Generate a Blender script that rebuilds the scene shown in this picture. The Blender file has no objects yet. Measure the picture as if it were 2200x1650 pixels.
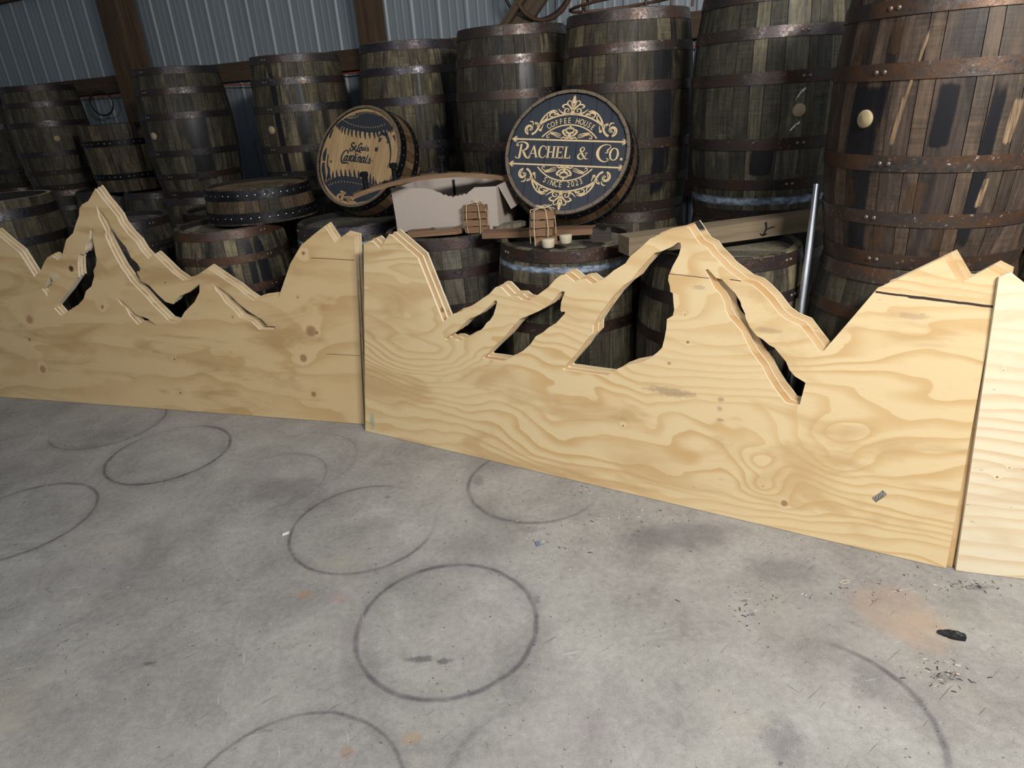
import bpy, bmesh, math, random
from mathutils import Vector, Matrix
from mathutils.geometry import tessellate_polygon
PI = math.pi
rnd = random.Random(7)
sc = bpy.context.scene
COL = sc.collection

# ------------------------------------------------------------------ camera, light, exposure
cd = bpy.data.cameras.new('camera')
cam = bpy.data.objects.new('camera', cd)
COL.objects.link(cam)
cd.sensor_width = 36.0
cd.lens = 1419.9 / 2200 * 36
cd.clip_start = 0.05
rt, up, fw = Vector((.997679, -.027647, -.062233)), Vector((.068098, .405042, .911759)), Vector((0, .91388, -.405984))
mw = Matrix((rt, up, -fw)).transposed().to_4x4()
mw.translation = Vector((0, 0, 1.4908))
cam.matrix_world = mw
sc.camera = cam

world = bpy.data.worlds.new('world')
sc.world = world
world.use_nodes = True
bg = world.node_tree.nodes['Background']
bg.inputs[0].default_value = (.62, .72, .86, 1)
bg.inputs[1].default_value = .085

def area(name, loc, target, sx, sy, power, col):
    l = bpy.data.lights.new(name, 'AREA')
    l.shape = 'RECTANGLE'; l.size = sx; l.size_y = sy; l.energy = power; l.color = col
    o = bpy.data.objects.new(name, l); COL.objects.link(o)
    o.location = loc
    o.rotation_euler = (Vector(target) - Vector(loc)).to_track_quat('-Z', 'Y').to_euler()
    return o
area('shop_light', (1.45, -.45, 2.9), (.6, 2.0, .3), 1.1, .35, 124, (1, .975, .93))
area('shop_light', (-2.2, -1.6, 3.3), (-1.2, 2.6, .2), 1.5, .5, 52, (.97, .98, 1))
area('shop_light', (3.6, .6, 3.2), (.8, 3.2, 1.0), 1.5, .5, 24, (.86, .93, 1))
sc.view_settings.view_transform = 'Standard'
sc.view_settings.look = 'None'
sc.view_settings.gamma = 1
sc.view_settings.use_curve_mapping = False
sc.view_settings.exposure = 0.35

# ------------------------------------------------------------------ small node language
class M:
    def __init__(s, name, rough=.6, metal=0., spec=.5):
        s.mat = bpy.data.materials.new(name); s.mat.use_nodes = True
        s.nt = s.mat.node_tree; s.b = s.nt.nodes['Principled BSDF']
        s.b.inputs['Roughness'].default_value = rough; s.b.inputs['Metallic'].default_value = metal
        s.b.inputs['Specular IOR Level'].default_value = spec
        s._tc = None
    def n(s, t, **k):
        x = s.nt.nodes.new(t)
        for a, b in k.items(): setattr(x, a, b)
        return x
    def put(s, sock, v):
        if isinstance(v, bpy.types.NodeSocket): s.nt.links.new(v, sock)
        elif isinstance(v, (tuple, list)) and len(v) == 3 and sock.type == 'RGBA': sock.default_value = (*v, 1)
        else: sock.default_value = v
    def obj(s):
        if s._tc is None: s._tc = s.n('ShaderNodeTexCoord')
        return s._tc.outputs['Object']
    def m(s, op, a, b=0., c=None, clamp=False):
        x = s.n('ShaderNodeMath', operation=op, use_clamp=clamp)
        s.put(x.inputs[0], a); s.put(x.inputs[1], b)
        if c is not None: s.put(x.inputs[2], c)
        return x.outputs[0]
    def vm(s, op, a, b=(0, 0, 0)):
        x = s.n('ShaderNodeVectorMath', operation=op)
        s.put(x.inputs[0], a); s.put(x.inputs[1], b)
        return x.outputs['Value'] if op in ('LENGTH', 'DOT_PRODUCT', 'DISTANCE') else x.outputs[0]
    def mp(s, v, scale=(1, 1, 1), loc=(0, 0, 0)):
        return s.vm('ADD', s.vm('MULTIPLY', v, scale), loc)
    def noise(s, v, scale=1., detail=3., rough=.55, dist=0., col=False):
        x = s.n('ShaderNodeTexNoise')
        s.put(x.inputs['Vector'], v); x.inputs['Scale'].default_value = scale
        x.inputs['Detail'].default_value = detail; x.inputs['Roughness'].default_value = rough
        x.inputs['Distortion'].default_value = dist
        return x.outputs['Color' if col else 'Fac']
    def vor(s, v, scale=1., feat='F1', out='Distance'):
        x = s.n('ShaderNodeTexVoronoi', feature=feat)
        s.put(x.inputs['Vector'], v); x.inputs['Scale'].default_value = scale
        return x.outputs[out]
    def ramp(s, f, pts, interp='LINEAR'):
        x = s.n('ShaderNodeValToRGB'); r = x.color_ramp; r.interpolation = interp
        while len(r.elements) < len(pts): r.elements.new(.5)
        for e, (p, c) in zip(r.elements, pts):
            e.position = p; e.color = (c, c, c, 1) if isinstance(c, (int, float)) else (*c, 1)
        s.put(x.inputs[0], f)
        return x.outputs[0]
    def mix(s, f, a, b, mode='MIX'):
        x = s.n('ShaderNodeMix', data_type='RGBA', blend_type=mode)
        s.put(x.inputs[0], f); s.put(x.inputs[6], a); s.put(x.inputs[7], b)
        return x.outputs[2]
    def ss(s, v, lo, hi):                                    # smooth step
        x = s.n('ShaderNodeMapRange', interpolation_type='SMOOTHSTEP')
        s.put(x.inputs[0], v); x.inputs[1].default_value = lo; x.inputs[2].default_value = hi
        return x.outputs[0]
    def sep(s, v):
        x = s.n('ShaderNodeSeparateXYZ'); s.put(x.inputs[0], v); return x.outputs
    def comb(s, x_, y_, z_):
        x = s.n('ShaderNodeCombineXYZ')
        for i, v in enumerate((x_, y_, z_)): s.put(x.inputs[i], v)
        return x.outputs[0]
    def info(s): return s.n('ShaderNodeObjectInfo').outputs
    def out(s, col=None, rough=None, bump=None, strength=.3, dist=.002, metal=None):
        if col is not None: s.put(s.b.inputs['Base Color'], col)
        if rough is not None: s.put(s.b.inputs['Roughness'], rough)
        if metal is not None: s.put(s.b.inputs['Metallic'], metal)
        if bump is not None:
            x = s.n('ShaderNodeBump'); x.inputs['Strength'].default_value = strength; x.inputs['Distance'].default_value = dist
            s.put(x.inputs['Height'], bump); s.put(s.b.inputs['Normal'], x.outputs[0])
        return s.mat

def plain(name, col, rough=.6, metal=0., spec=.5, var=.25, scale=30):
    k = M(name, rough, metal, spec)
    n = k.noise(k.obj(), scale, 3)
    return k.out(k.mix(n, tuple(c * (1 - var) for c in col), tuple(min(1, c * (1 + var)) for c in col)), bump=n, strength=.15)

# ---- old barrel oak. object colour: rgb = tint, alpha = how black the stains are
def oak(name, dark, mid, light, stain=.55, rough=.62):
    k = M(name, rough, spec=.35)
    inf = k.info(); rv = inf['Random']
    off = k.comb(k.m('MULTIPLY', rv, 37.), k.m('MULTIPLY', rv, 91.), k.m('MULTIPLY', rv, 13.))
    p = k.vm('ADD', k.obj(), off)
    g = k.noise(k.mp(p, (85, 85, 5)), 1, 5, .7)            # fine vertical grain
    b = k.noise(k.mp(p, (10, 10, 3.6)), 1, 5, .68, 1.2)             # weather blotches
    saw = k.noise(k.mp(p, (8, 8, 130)), 1, 2, .5)             # saw marks across
    f = k.m('ADD', k.m('ADD', k.m('MULTIPLY', g, .5), k.m('MULTIPLY', b, .5)), k.m('MULTIPLY', k.m('SUBTRACT', rv, .5), .20))
    f = k.m('ADD', f, k.m('MULTIPLY', k.m('SUBTRACT', saw, .5), k.ramp(k.noise(k.mp(p, (6, 6, 4), (4, 4, 4)), 1, 2), [(.42, .02), (.62, .30)])))
    c = k.ramp(f, [(.30, dark), (.50, mid), (.72, light)])
    # long dark runs and spots (spilled, charred)
    st = k.noise(k.mp(p, (11, 11, 1.3)), 1, 4, .6, 1.2)
    sm = k.m('MULTIPLY', k.ss(st, .50, .64), inf['Alpha'], clamp=True)
    c = k.mix(k.m('MULTIPLY', sm, stain), c, (.011, .011, .013))
    # pale raw streaks
    pl = k.m('MULTIPLY', k.ss(k.noise(k.mp(p, (40, 40, 2.2)), 1, 3, .6), .64, .72), k.ss(rv, .72, .95))
    c = k.mix(k.m('MULTIPLY', pl, .55), c, (.33, .22, .11))
    c = k.mix(1., c, inf['Color'], 'MULTIPLY')
    r = k.ramp(sm, [(0, rough + .1), (1, rough - .2)])
    return k.out(c, rough=r, bump=k.m('ADD', g, k.m('MULTIPLY', saw, .4)), strength=.45, dist=.002)
OAK = oak('weathered_oak', (.015, .013, .0105), (.060, .051, .038), (.185, .157, .108), .88)
OAKB = oak('weathered_oak_brown', (.015, .012, .010), (.050, .038, .029), (.135, .098, .066), .85, .5)
OAKD = oak('stained_oak', (.045, .025, .013), (.13, .075, .038), (.27, .165, .085), .9, .38)
OAKH = oak('head_oak', (.06, .052, .040), (.13, .115, .085), (.25, .22, .16), .3, .75)

def steel(name, base, rust, rustamt, pale=.35, rough=.42):
    k = M(name, rough, .7, .5)
    inf = k.info(); rv = inf['Random']
    p = k.vm('ADD', k.obj(), k.comb(k.m('MULTIPLY', rv, 31.), 0., k.m('MULTIPLY', rv, 17.)))
    a = k.noise(k.mp(p, (7, 7, 12)), 1, 5, .65)
    f = k.noise(p, 70, 4, .7)
    c = k.mix(k.ss(k.m('ADD', a, k.m('MULTIPLY', k.m('SUBTRACT', f, .5), .6)), .62 - rustamt * .3, .80 - rustamt * .3), base, rust)
    sp = k.m('MULTIPLY', k.ss(f, .60, .68), k.ss(k.noise(p, 5, 2), .46, .62))
    c = k.mix(k.m('MULTIPLY', sp, k.m('MULTIPLY', inf['Alpha'], pale)), c, (.42, .42, .44))
    c = k.mix(1., c, inf['Color'], 'MULTIPLY')
    return k.out(c, rough=k.ramp(f, [(.35, rough - .12), (.7, rough + .25)]), bump=f, strength=.5, dist=.0015,
                 metal=k.ramp(a, [(.4, .75), (.65, .35)]))
HOOP = steel('rusted_hoop_steel', (.070, .064, .064), (.062, .036, .025), .6, .8, .36)
HOOPR = steel('heavily_rusted_hoop_steel', (.085, .068, .060), (.095, .050, .027), .7, .8, .42)
HOOPK = steel('black_hoop_steel', (.010, .010, .012), (.02, .014, .011), .1, .15, .42)
NAIL = plain('nail_steel', (.75, .76, .8), .22, .9, var=.05)
RIVET = plain('rivet_steel', (.20, .16, .13), .45, .7)
BUNG = plain('bung_wood', (.34, .26, .15), .7, var=.3, scale=60)
DARKIN = plain('charred_inside', (.010, .009, .009), .9)
CARD = plain('cardboard', (.43, .365, .315), .9, var=.06, scale=90)
TWINE = plain('twine', (.50, .40, .26), .9, var=.3, scale=200)
CORK = plain('poplar_bung', (.50, .43, .32), .85, var=.25, scale=120)
BLACK = plain('black_paint', (.018, .018, .021), .45, var=.1)
HOOKM = plain('black_hook_iron', (.014, .014, .016), .35, .6)
GOLD = plain('engraved_light_oak', (.60, .45, .25), .55, var=.22, scale=40)
NAVY = None

def timber(name, dark, light, axis=2, rough=.75):
    k = M(name, rough, spec=.3)
    s = [50, 50, 50]; s[axis] = 3
    p = k.obj()
    g = k.noise(k.mp(p, tuple(s)), 1, 5, .65)
    b = k.noise(k.mp(p, tuple(v * .12 for v in s)), 1, 4, .6, .5)
    f = k.m('ADD', k.m('MULTIPLY', g, .5), k.m('MULTIPLY', b, .5))
    return k.out(k.ramp(f, [(.3, dark), (.72, light)]), bump=g, strength=.4, dist=.002)
POST = timber('post_timber', (.025, .016, .010), (.14, .085, .045), 2)
GIRT = timber('girt_timber', (.03, .020, .012), (.11, .07, .04), 0)
BEAM = timber('beam_timber', (.09, .068, .045), (.30, .23, .145), 0)
STAVEW = timber('stained_stave', (.065, .036, .019), (.27, .160, .082), 0, .5)
BLOCKW = timber('oiled_oak_block', (.07, .037, .020), (.33, .19, .105), 0, .6)
DARKW = timber('dark_weathered_block', (.022, .018, .016), (.075, .06, .05), 0, .75)

# ------------------------------------------------------------------ mesh helpers
class MB:
    def __init__(s): s.v = []; s.f = []; s.mi = []; s.sm = []
    def add(s, vs, fs, mi=0, sm=False):
        o = len(s.v); s.v += [tuple(v) for v in vs]
        for f in fs: s.f.append(tuple(i + o for i in f)); s.mi.append(mi); s.sm.append(sm)
    def box(s, lo, hi, mi=0, mat=None):
        x0, y0, z0 = lo; x1, y1, z1 = hi
        vs = [Vector(p) for p in ((x0, y0, z0), (x1, y0, z0), (x1, y1, z0), (x0, y1, z0), (x0, y0, z1), (x1, y0, z1), (x1, y1, z1), (x0, y1, z1))]
        if mat: vs = [mat @ p for p in vs]
        s.add(vs, [(0, 3, 2, 1), (4, 5, 6, 7), (0, 1, 5, 4), (1, 2, 6, 5), (2, 3, 7, 6), (3, 0, 4, 7)], mi)
    def tube(s, pts, r, n=8, mi=0, caps=True, r_fn=None):
        pts = [Vector(p) for p in pts]; rings = []
        prev = None
        for i, p in enumerate(pts):
            t = (pts[min(i + 1, len(pts) - 1)] - pts[max(i - 1, 0)]).normalized()
            if prev is None:
                a = t.orthogonal().normalized()
            else:
                a = (prev - t * prev.dot(t)).normalized()
            prev = a; b = t.cross(a); rr = r_fn(i) if r_fn else r
            rings.append([p + (a * math.cos(2 * PI * j / n) + b * math.sin(2 * PI * j / n)) * rr for j in range(n)])
        vs = [v for r_ in rings for v in r_]; fs = []
        for i in range(len(pts) - 1):
            for j in range(n):
                k = (j + 1) % n
                fs.append((i * n + j, i * n + k, (i + 1) * n + k, (i + 1) * n + j))
        s.add(vs, fs, mi, True)
        if caps:
            o = len(s.v)
            s.add(rings[0], [tuple(range(n))[::-1]], mi); s.add(rings[-1], [tuple(range(n))], mi)
    def lathe(s, prof, n=32, mi=0, sm=True, a0=0, a1=2 * PI):
        full = abs(a1 - a0 - 2 * PI) < 1e-6
        m = n if full else n + 1
        vs = [(r * math.cos(a0 + (a1 - a0) * j / n), r * math.sin(a0 + (a1 - a0) * j / n), z) for r, z in prof for j in range(m)]
        fs = []
        for i in range(len(prof) - 1):
            for j in range(n):
                k = (j + 1) % m
                fs.append((i * m + j, i * m + k, (i + 1) * m + k, (i + 1) * m + j))
        s.add(vs, fs, mi, sm)
    def prism(s, poly, z0, z1, mi=0, holes=(), side_mi=None, mat=None):
        """poly in xy extruded along z"""
        loops = [list(poly)] + [list(h) for h in holes]
        flat = [p for l in loops for p in l]
        tris = tessellate_polygon([[Vector((p[0], p[1], 0)) for p in l] for l in loops])
        n = len(flat)
        def T(p, z):
            v = Vector((p[0], p[1], z)); return mat @ v if mat else v
        top = [T(p, z1) for p in flat]; bot = [T(p, z0) for p in flat]
        def area2(a, b, c): return (flat[b][0] - flat[a][0]) * (flat[c][1] - flat[a][1]) - (flat[b][1] - flat[a][1]) * (flat[c][0] - flat[a][0])
        ft = [(a, b, c) if area2(a, b, c) > 0 else (a, c, b) for a, b, c in tris]
        s.add(top, ft, mi); s.add(bot, [(a, c, b) for a, b, c in ft], mi)
        smi = mi if side_mi is None else side_mi
        for l in loops:
            m = len(l)
            A = sum(l[i][0] * l[(i + 1) % m][1] - l[(i + 1) % m][0] * l[i][1] for i in range(m))
            ccw = A > 0 if l is loops[0] else A < 0
            vs = [T(p, z0) for p in l] + [T(p, z1) for p in l]
            fs = [(i, (i + 1) % m, m + (i + 1) % m, m + i) for i in range(m)]
            if not ccw: fs = [f[::-1] for f in fs]
            s.add(vs, fs, smi)
    def mesh(s, name, mats):
        me = bpy.data.meshes.new(name)
        me.from_pydata([tuple(v) for v in s.v], [], s.f)
        for m_ in (mats if isinstance(mats, (list, tuple)) else [mats]): me.materials.append(m_)
        me.polygons.foreach_set('material_index', s.mi); me.polygons.foreach_set('use_smooth', s.sm)
        me.update()
        return me
def link(name, me, parent=None, mat=None, color=None):
    o = bpy.data.objects.new(name, me); COL.objects.link(o)
    if parent is not None: o.parent = parent
    if mat is not None: o.matrix_basis = mat if isinstance(mat, Matrix) else Matrix.Translation(mat)
    if color: o.color = color
    return o
def tag(o, label=None, cat=None, group=None, kind=None):
    for k, v in (('label', label), ('category', cat), ('group', group), ('kind', kind)):
        if v: o[k] = v
    return o
def empty(name, label, cat, mat, group=None):
    o = bpy.data.objects.new(name, None); COL.objects.link(o)
    o.empty_display_size = .1
    o.matrix_basis = mat if isinstance(mat, Matrix) else Matrix.Translation(mat)
    return tag(o, label, cat, group)
def TR(x, y, z, rz=0): return Matrix.Translation((x, y, z)) @ Matrix.Rotation(rz, 4, 'Z')
# ------------------------------------------------------------------ barrels
HT, RB, RH = .896, .327, .287
_cache = {}
def prof(z, ht=HT, rb=RB, rh=RH):
    return rb - (rb - rh) * (2 * z / ht - 1) ** 2
def stave_mesh(units, total, z0, z1, ht, rb, rh, mat, th=.026, raw=None):
    key = ('st', units, total, z0, z1, ht, rb, rh, mat.name, raw, th)
    if key in _cache: return _cache[key]
    w = 2 * PI * units / total; gap = .0011 / rb
    a = [-w / 2 + gap, 0, w / 2 - gap]; N = 8
    mb = MB()
    zs = [z0 + (z1 - z0) * i / N for i in range(N + 1)]
    out = []; inn = []
    for z in zs:
        r = prof(z, ht, rb, rh)
        out.append([(r * math.cos(t), r * math.sin(t), z) for t in a])
        inn.append([((r - th) * math.cos(t), (r - th) * math.sin(t), z) for t in (a[0], a[2])])
    vs = [p for row in out for p in row]
    mb.add(vs, [(i * 3 + j, i * 3 + j + 1, (i + 1) * 3 + j + 1, (i + 1) * 3 + j) for i in range(N) for j in (0, 1)], 0, True)
    vs = [p for row in inn for p in row]
    mb.add(vs, [(i * 2 + 1, i * 2, (i + 1) * 2, (i + 1) * 2 + 1) for i in range(N)], 1, True)
    vs = [q for i in range(N + 1) for q in (out[i][0], inn[i][0])]
    mb.add(vs, [(i * 2, (i + 1) * 2, (i + 1) * 2 + 1, i * 2 + 1) for i in range(N)], 0)
    vs = [q for i in range(N + 1) for q in (out[i][2], inn[i][1])]
    mb.add(vs, [(i * 2 + 1, (i + 1) * 2 + 1, (i + 1) * 2, i * 2) for i in range(N)], 0)
    for i, s in ((0, 1), (N, -1)):
        f = [out[i][0], inn[i][0], inn[i][1], out[i][2], out[i][1]]
        mb.add(f, [(0, 1, 2, 3, 4) if s < 0 else (4, 3, 2, 1, 0)], 2 if raw else 0)
    _cache[key] = mb.mesh('stave', [mat, DARKIN, raw and bpy.data.materials[raw] or mat])
    return _cache[key]
def hoop_mesh(z0, z1, ht, rb, rh, mat, lift=.0032):
    key = ('hp', round(z0, 3), round(z1, 3), ht, rb, rh, mat.name)
    if key in _cache: return _cache[key]
    r0, r1 = prof(z0, ht, rb, rh), prof(z1, ht, rb, rh)
    mb = MB(); n = 72
    mb.lathe([(r0 + lift, z0), (r1 + lift, z1)], n)
    mb.lathe([(r1 + lift, z1), (r1 - .0005, z1 + .0002)], n)
    mb.lathe([(r0 - .0005, z0 - .0002), (r0 + lift, z0)], n)
    _cache[key] = mb.mesh('hoop', mat)
    return _cache[key]
def dome(r, h, mat, name='rivet', n=8):
    key = (name, r, h, mat.name)
    if key in _cache: return _cache[key]
    mb = MB(); mb.lathe([(r, -.001), (r * .92, h * .5), (r * .5, h * .95), (.0001, h)], n)
    _cache[key] = mb.mesh(name, mat)
    return _cache[key]
def board_meshes(R, th, n, mat, seed):
    """round head split into straight boards"""
    key = ('bd', R, th, n, mat.name, seed)
    if key in _cache: return _cache[key]
    rr = random.Random(seed); cuts = [-R]
    ws = [rr.uniform(.8, 1.25) for _ in range(n)]; tot = sum(ws)
    for w in ws: cuts.append(cuts[-1] + 2 * R * w / tot)
    res = []
    for a, b in zip(cuts, cuts[1:]):
        a2, b2 = a + .0009, b - .0009
        poly = []; K = 8
        for i in range(K + 1):
            x = b2 + (a2 - b2) * i / K
            poly.append((x, math.sqrt(max(0, R * R - x * x))))
        for i in range(K + 1):
            x = a2 + (b2 - a2) * i / K
            poly.append((x, -math.sqrt(max(0, R * R - x * x))))
        cl = []
        for p in poly:
            if not cl or (abs(p[0] - cl[-1][0]) + abs(p[1] - cl[-1][1])) > 1e-4: cl.append(p)
        if (abs(cl[0][0] - cl[-1][0]) + abs(cl[0][1] - cl[-1][1])) < 1e-4: cl.pop()
        mb = MB(); mb.prism(cl, -th, 0); res.append(mb.mesh('head_board', mat))
    _cache[key] = res
    return res
def stave_seq(seed, total=150):
    rr = random.Random(seed); s = []; left = total
    while left > 0:
        u = rr.choice((3, 4, 5, 5, 6, 7))
        if left - u < 3 and left != u: u = left if left <= 8 else 4
        u = min(u, left); s.append(u); left -= u
    return s
HOOPS = [(.004, .050), (.138, .180), (.300, .345), (.551, .596), (.716, .758), (.846, .892)]
def rotz(a): return Matrix.Rotation(a, 4, 'Z')
def put_staves(root, seed, z0, z1, ht, rb, rh, mat, tint, stain, raw=None):
    a = random.Random(seed).uniform(0, 6); rr = random.Random(seed + 5)
    for u in stave_seq(seed):
        w = 2 * PI * u / 150
        t = rr.uniform(.82, 1.16)
        link('stave', stave_mesh(u, 150, z0, z1, ht, rb, rh, mat, raw=raw), root, rotz(a + w / 2),
             (tint[0] * t, tint[1] * t, tint[2] * t * rr.uniform(.92, 1.05), stain * rr.choice((.3, .7, 1, 1, 1.3))))
        a += w
def rivets(hoop, z, ht, rb, rh, az, n=2, step=.026, r=.0075, mat=None):
    me = dome(r, .004, mat or RIVET)
    for k in range(n):
        a = az + (k - (n - 1) / 2) * step / rb
        rad = prof(z, ht, rb, rh) + .0034
        M_ = rotz(a) @ Matrix.Translation((rad, 0, z)) @ Matrix.Rotation(PI / 2, 4, 'Y')
        link('rivet', me, hoop, M_)
def barrel(label, x, y, z0, bung=None, rivet=None, mat=None, tint=(1, 1, 1), stain=.6, hmat=None, htint=(1, 1, 1), pale=.5,
           seed=1, group=None, hoops=HOOPS, top=True, ht=HT, rb=RB, rh=RH, tilt=None, name='barrel', zr=None, riv=True, boards=True,
           rivmat=None, band=None, chalk=None):
    mat = mat or OAK; hmat = hmat or HOOP
    base = TR(x, y, z0)
    if tilt: base = base @ tilt
    root = empty(name, label, 'barrel', base, group)
    za, zb = zr or (0, ht)
    put_staves(root, seed, za, zb, ht, rb, rh, mat, tint, stain)
    rr = random.Random(seed)
    for i, (a, b) in enumerate(hoops):
        h = link('hoop', hoop_mesh(a, b, ht, rb, rh, hmat), root, rotz(rr.uniform(0, .1)), (*htint, pale))
        if riv:
            az = math.radians(rivet if rivet is not None else rr.uniform(0, 360)) + rr.uniform(-.09, .09)
            rivets(h, (a + b) / 2, ht, rb, rh, az, mat=rivmat)
    if boards:
        R = prof(.03, ht, rb, rh) - .024
        ba = rr.uniform(0, PI)
        for k, me in enumerate(board_meshes(R, .02, 7, OAKH, seed % 3)):
            t = rr.uniform(.75, 1.2)
            link('head_board', me, root, rotz(ba) @ Matrix.Translation((0, 0, ht - .028)), (t, t, t, .3))
    if bung is not None:
        mb = MB(); mb.lathe([(.026, -.012), (.026, .006), (.022, .010), (.0001, .0115)], 20)
        a = math.radians(bung)
        link('bung', mb.mesh('bung', BUNG), root, rotz(a) @ Matrix.Translation((rb, 0, ht / 2)) @ Matrix.Rotation(PI / 2, 4, 'Y'))
    if band:  # thin ring that carries the painted bluish highlight
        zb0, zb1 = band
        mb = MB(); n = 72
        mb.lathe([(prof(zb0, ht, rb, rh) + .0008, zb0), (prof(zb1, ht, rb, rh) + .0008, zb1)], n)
        me = mb.mesh('painted_highlight_band', BANDM); uv = me.uv_layers.new(name='UVMap')
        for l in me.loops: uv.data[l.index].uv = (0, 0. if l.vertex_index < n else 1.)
        link('painted_highlight_band', me, root)
    return root

def band_mat():  # bluish reflection beside a hoop, painted as a soft-edged band
    k = M('painted_blue_highlight', .35)
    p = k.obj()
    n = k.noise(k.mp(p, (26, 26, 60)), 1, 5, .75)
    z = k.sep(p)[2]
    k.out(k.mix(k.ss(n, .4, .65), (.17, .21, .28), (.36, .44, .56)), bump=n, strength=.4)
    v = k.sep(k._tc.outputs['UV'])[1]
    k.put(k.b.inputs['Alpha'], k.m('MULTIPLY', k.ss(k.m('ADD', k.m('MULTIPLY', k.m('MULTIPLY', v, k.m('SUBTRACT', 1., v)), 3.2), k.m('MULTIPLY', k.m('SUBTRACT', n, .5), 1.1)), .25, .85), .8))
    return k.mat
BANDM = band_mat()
UP = 'upper row of standing barrels'
LOW = 'barrels under the upper row'
DEG = math.radians
# upper row, left to right
barrel('dark old barrel of the top row, cut off by the left edge of the photo', -4.98, 7.35, HT, seed=11, tint=(.8, .78, .75), htint=(.7, .7, .7), rivet=-60, group=UP)
U2_ = barrel('shadowed old barrel with a pale bung, left of the left timber post', -4.15, 6.75, HT, bung=-54.4, rivet=-75, seed=12, tint=(.85, .82, .76), htint=(.75, .72, .72), group=UP)
U3_ = barrel('old barrel with a bung near its left side, just right of the left timber post', -2.323, 5.477, HT, bung=-117, rivet=-118, seed=13, tint=(.85, .84, .78), htint=(.72, .7, .74), group=UP)
U4_ = barrel('old barrel with black runs down its staves and a bung, left of the baseball sign', -1.329, 5.051, HT, bung=-118.3, rivet=-122, seed=14, tint=(1.05, 1, .86), stain=1.0, group=UP)
U5_ = barrel('pale-staved old barrel right behind the baseball sign, under the middle timber post', -.501, 4.576, HT, rivet=20, seed=15, tint=(1.25, 1.2, 1.0), stain=.9, htint=(.8, .82, .95), pale=.8, group=UP)
U6_ = barrel('dark-stained old barrel in the top row between the two carved signs', .124, 4.025, HT, rivet=60, seed=16, tint=(.78, .76, .68), stain=1.0, pale=.8, htint=(1, .92, .86), group=UP)
U7_ = barrel('old barrel directly behind the coffee house sign, a rusty bar frame on its top', .678, 3.623, HT, rivet=100, seed=17, tint=(.85, .82, .7), stain=.9, pale=.8, htint=(1, .9, .84), group=UP)
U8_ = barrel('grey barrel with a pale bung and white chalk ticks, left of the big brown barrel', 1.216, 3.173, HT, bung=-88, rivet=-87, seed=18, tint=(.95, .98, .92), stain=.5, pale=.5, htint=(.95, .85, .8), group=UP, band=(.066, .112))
U9_ = barrel('large brown rust-stained barrel nearest the camera at the right edge of the photo', 1.425, 2.240, HT, bung=-158.5, rivet=-152, mat=OAKB, hmat=HOOPR, seed=19, tint=(1.1, 1, .98), stain=.9, pale=1.3, group=UP, rivmat=RIVET)
# lower row under them
for x, y, s, lab in ((-4.98, 7.35, 31, 'lower barrel under the leftmost upper barrel, almost hidden'),
                  (-4.15, 6.75, 32, 'lower barrel under the second upper barrel from the left'),
                  (-2.323, 5.477, 33, 'lower barrel under the one right of the left timber post'),
                  (-1.329, 5.051, 34, 'lower barrel under the black-streaked one left of the baseball sign'),
                  (-.501, 4.576, 35, 'lower barrel under the pale-staved one behind the baseball sign'),
                  (.124, 4.025, 36, 'lower barrel under the dark one between the two carved signs'),
                  (.678, 3.623, 37, 'lower barrel under the one behind the coffee house sign'),
                  (1.216, 3.173, 38, 'lower barrel under the grey one with chalk ticks')):
    barrel(lab, x, y, 0, seed=s, tint=(.8, .78, .72), htint=(.9, .85, .8), group=LOW, riv=False)
barrel('lower barrel carrying the big brown barrel, two rivets on a rusty hoop', 1.425, 2.240, 0, rivet=-128, hmat=HOOPR, seed=39, tint=(.85, .85, .8), group=LOW, rivmat=RIVET)
barrel('barrel whose rim shows at the right edge beside the big brown barrel', 2.17, 2.30, 0, seed=40, tint=(.9, .88, .8), hmat=HOOPR, group=LOW)
# front low row
FR = 'single low barrels behind the plywood'
barrel('low barrel with a bluish painted highlight below its top hoop, carrying the coffee house sign', .284, 2.890, 0, seed=51, tint=(1, 1, .9), hmat=HOOPR, htint=(.55, .5, .52), pale=1.6, group=FR, rivet=200, band=(.800, .836))
L5_ = barrel('barrel under the torn cardboard box', -.275, 3.285, 0, seed=52, tint=(.9, .93, .95), htint=(.85, .75, .78), group=FR, rivet=200)
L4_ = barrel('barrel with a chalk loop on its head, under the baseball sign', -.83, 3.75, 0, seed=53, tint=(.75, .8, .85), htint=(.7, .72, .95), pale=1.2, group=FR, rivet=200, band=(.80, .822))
L3_ = barrel('barrel with broad rusty hoops under the low round barrel end', -1.569, 3.90, 0, seed=54, tint=(1.3, 1.28, 1.15), hmat=HOOPR, htint=(.95, .85, .8), group=FR, rivet=-40, stain=1.0, pale=1)
barrel('barrel under the grey timber beam, behind the tall slot of the middle cutout', .862, 2.577, 0, seed=55, tint=(1.15, 1.12, 1.0), htint=(.8, .75, .78), group=FR, rivet=-60)
barrel('barrel partly hidden by the left cutout, behind its highest peak', -2.45, 4.39, 0, seed=56, tint=(.85, .85, .85), htint=(.75, .72, .8), group=FR, rivet=-35)
barrel('barrel with a rusty rim peeking out behind the low round barrel end', -1.80, 4.56, 0, seed=57, tint=(.9, .88, .8), hmat=HOOPR, htint=(.6, .55, .5), group=FR, riv=False)
barrel('low barrel under the short cut barrel, right of the dark gap at far left', -2.93, 6.02, 0, seed=58, tint=(.8, .8, .8), htint=(.8, .8, .9), group=FR, riv=False)
barrel('low barrel under the short cut barrel, at its left', -3.55, 6.38, 0, seed=59, tint=(.8, .8, .8), htint=(.8, .8, 1.), group=FR, riv=False)
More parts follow.
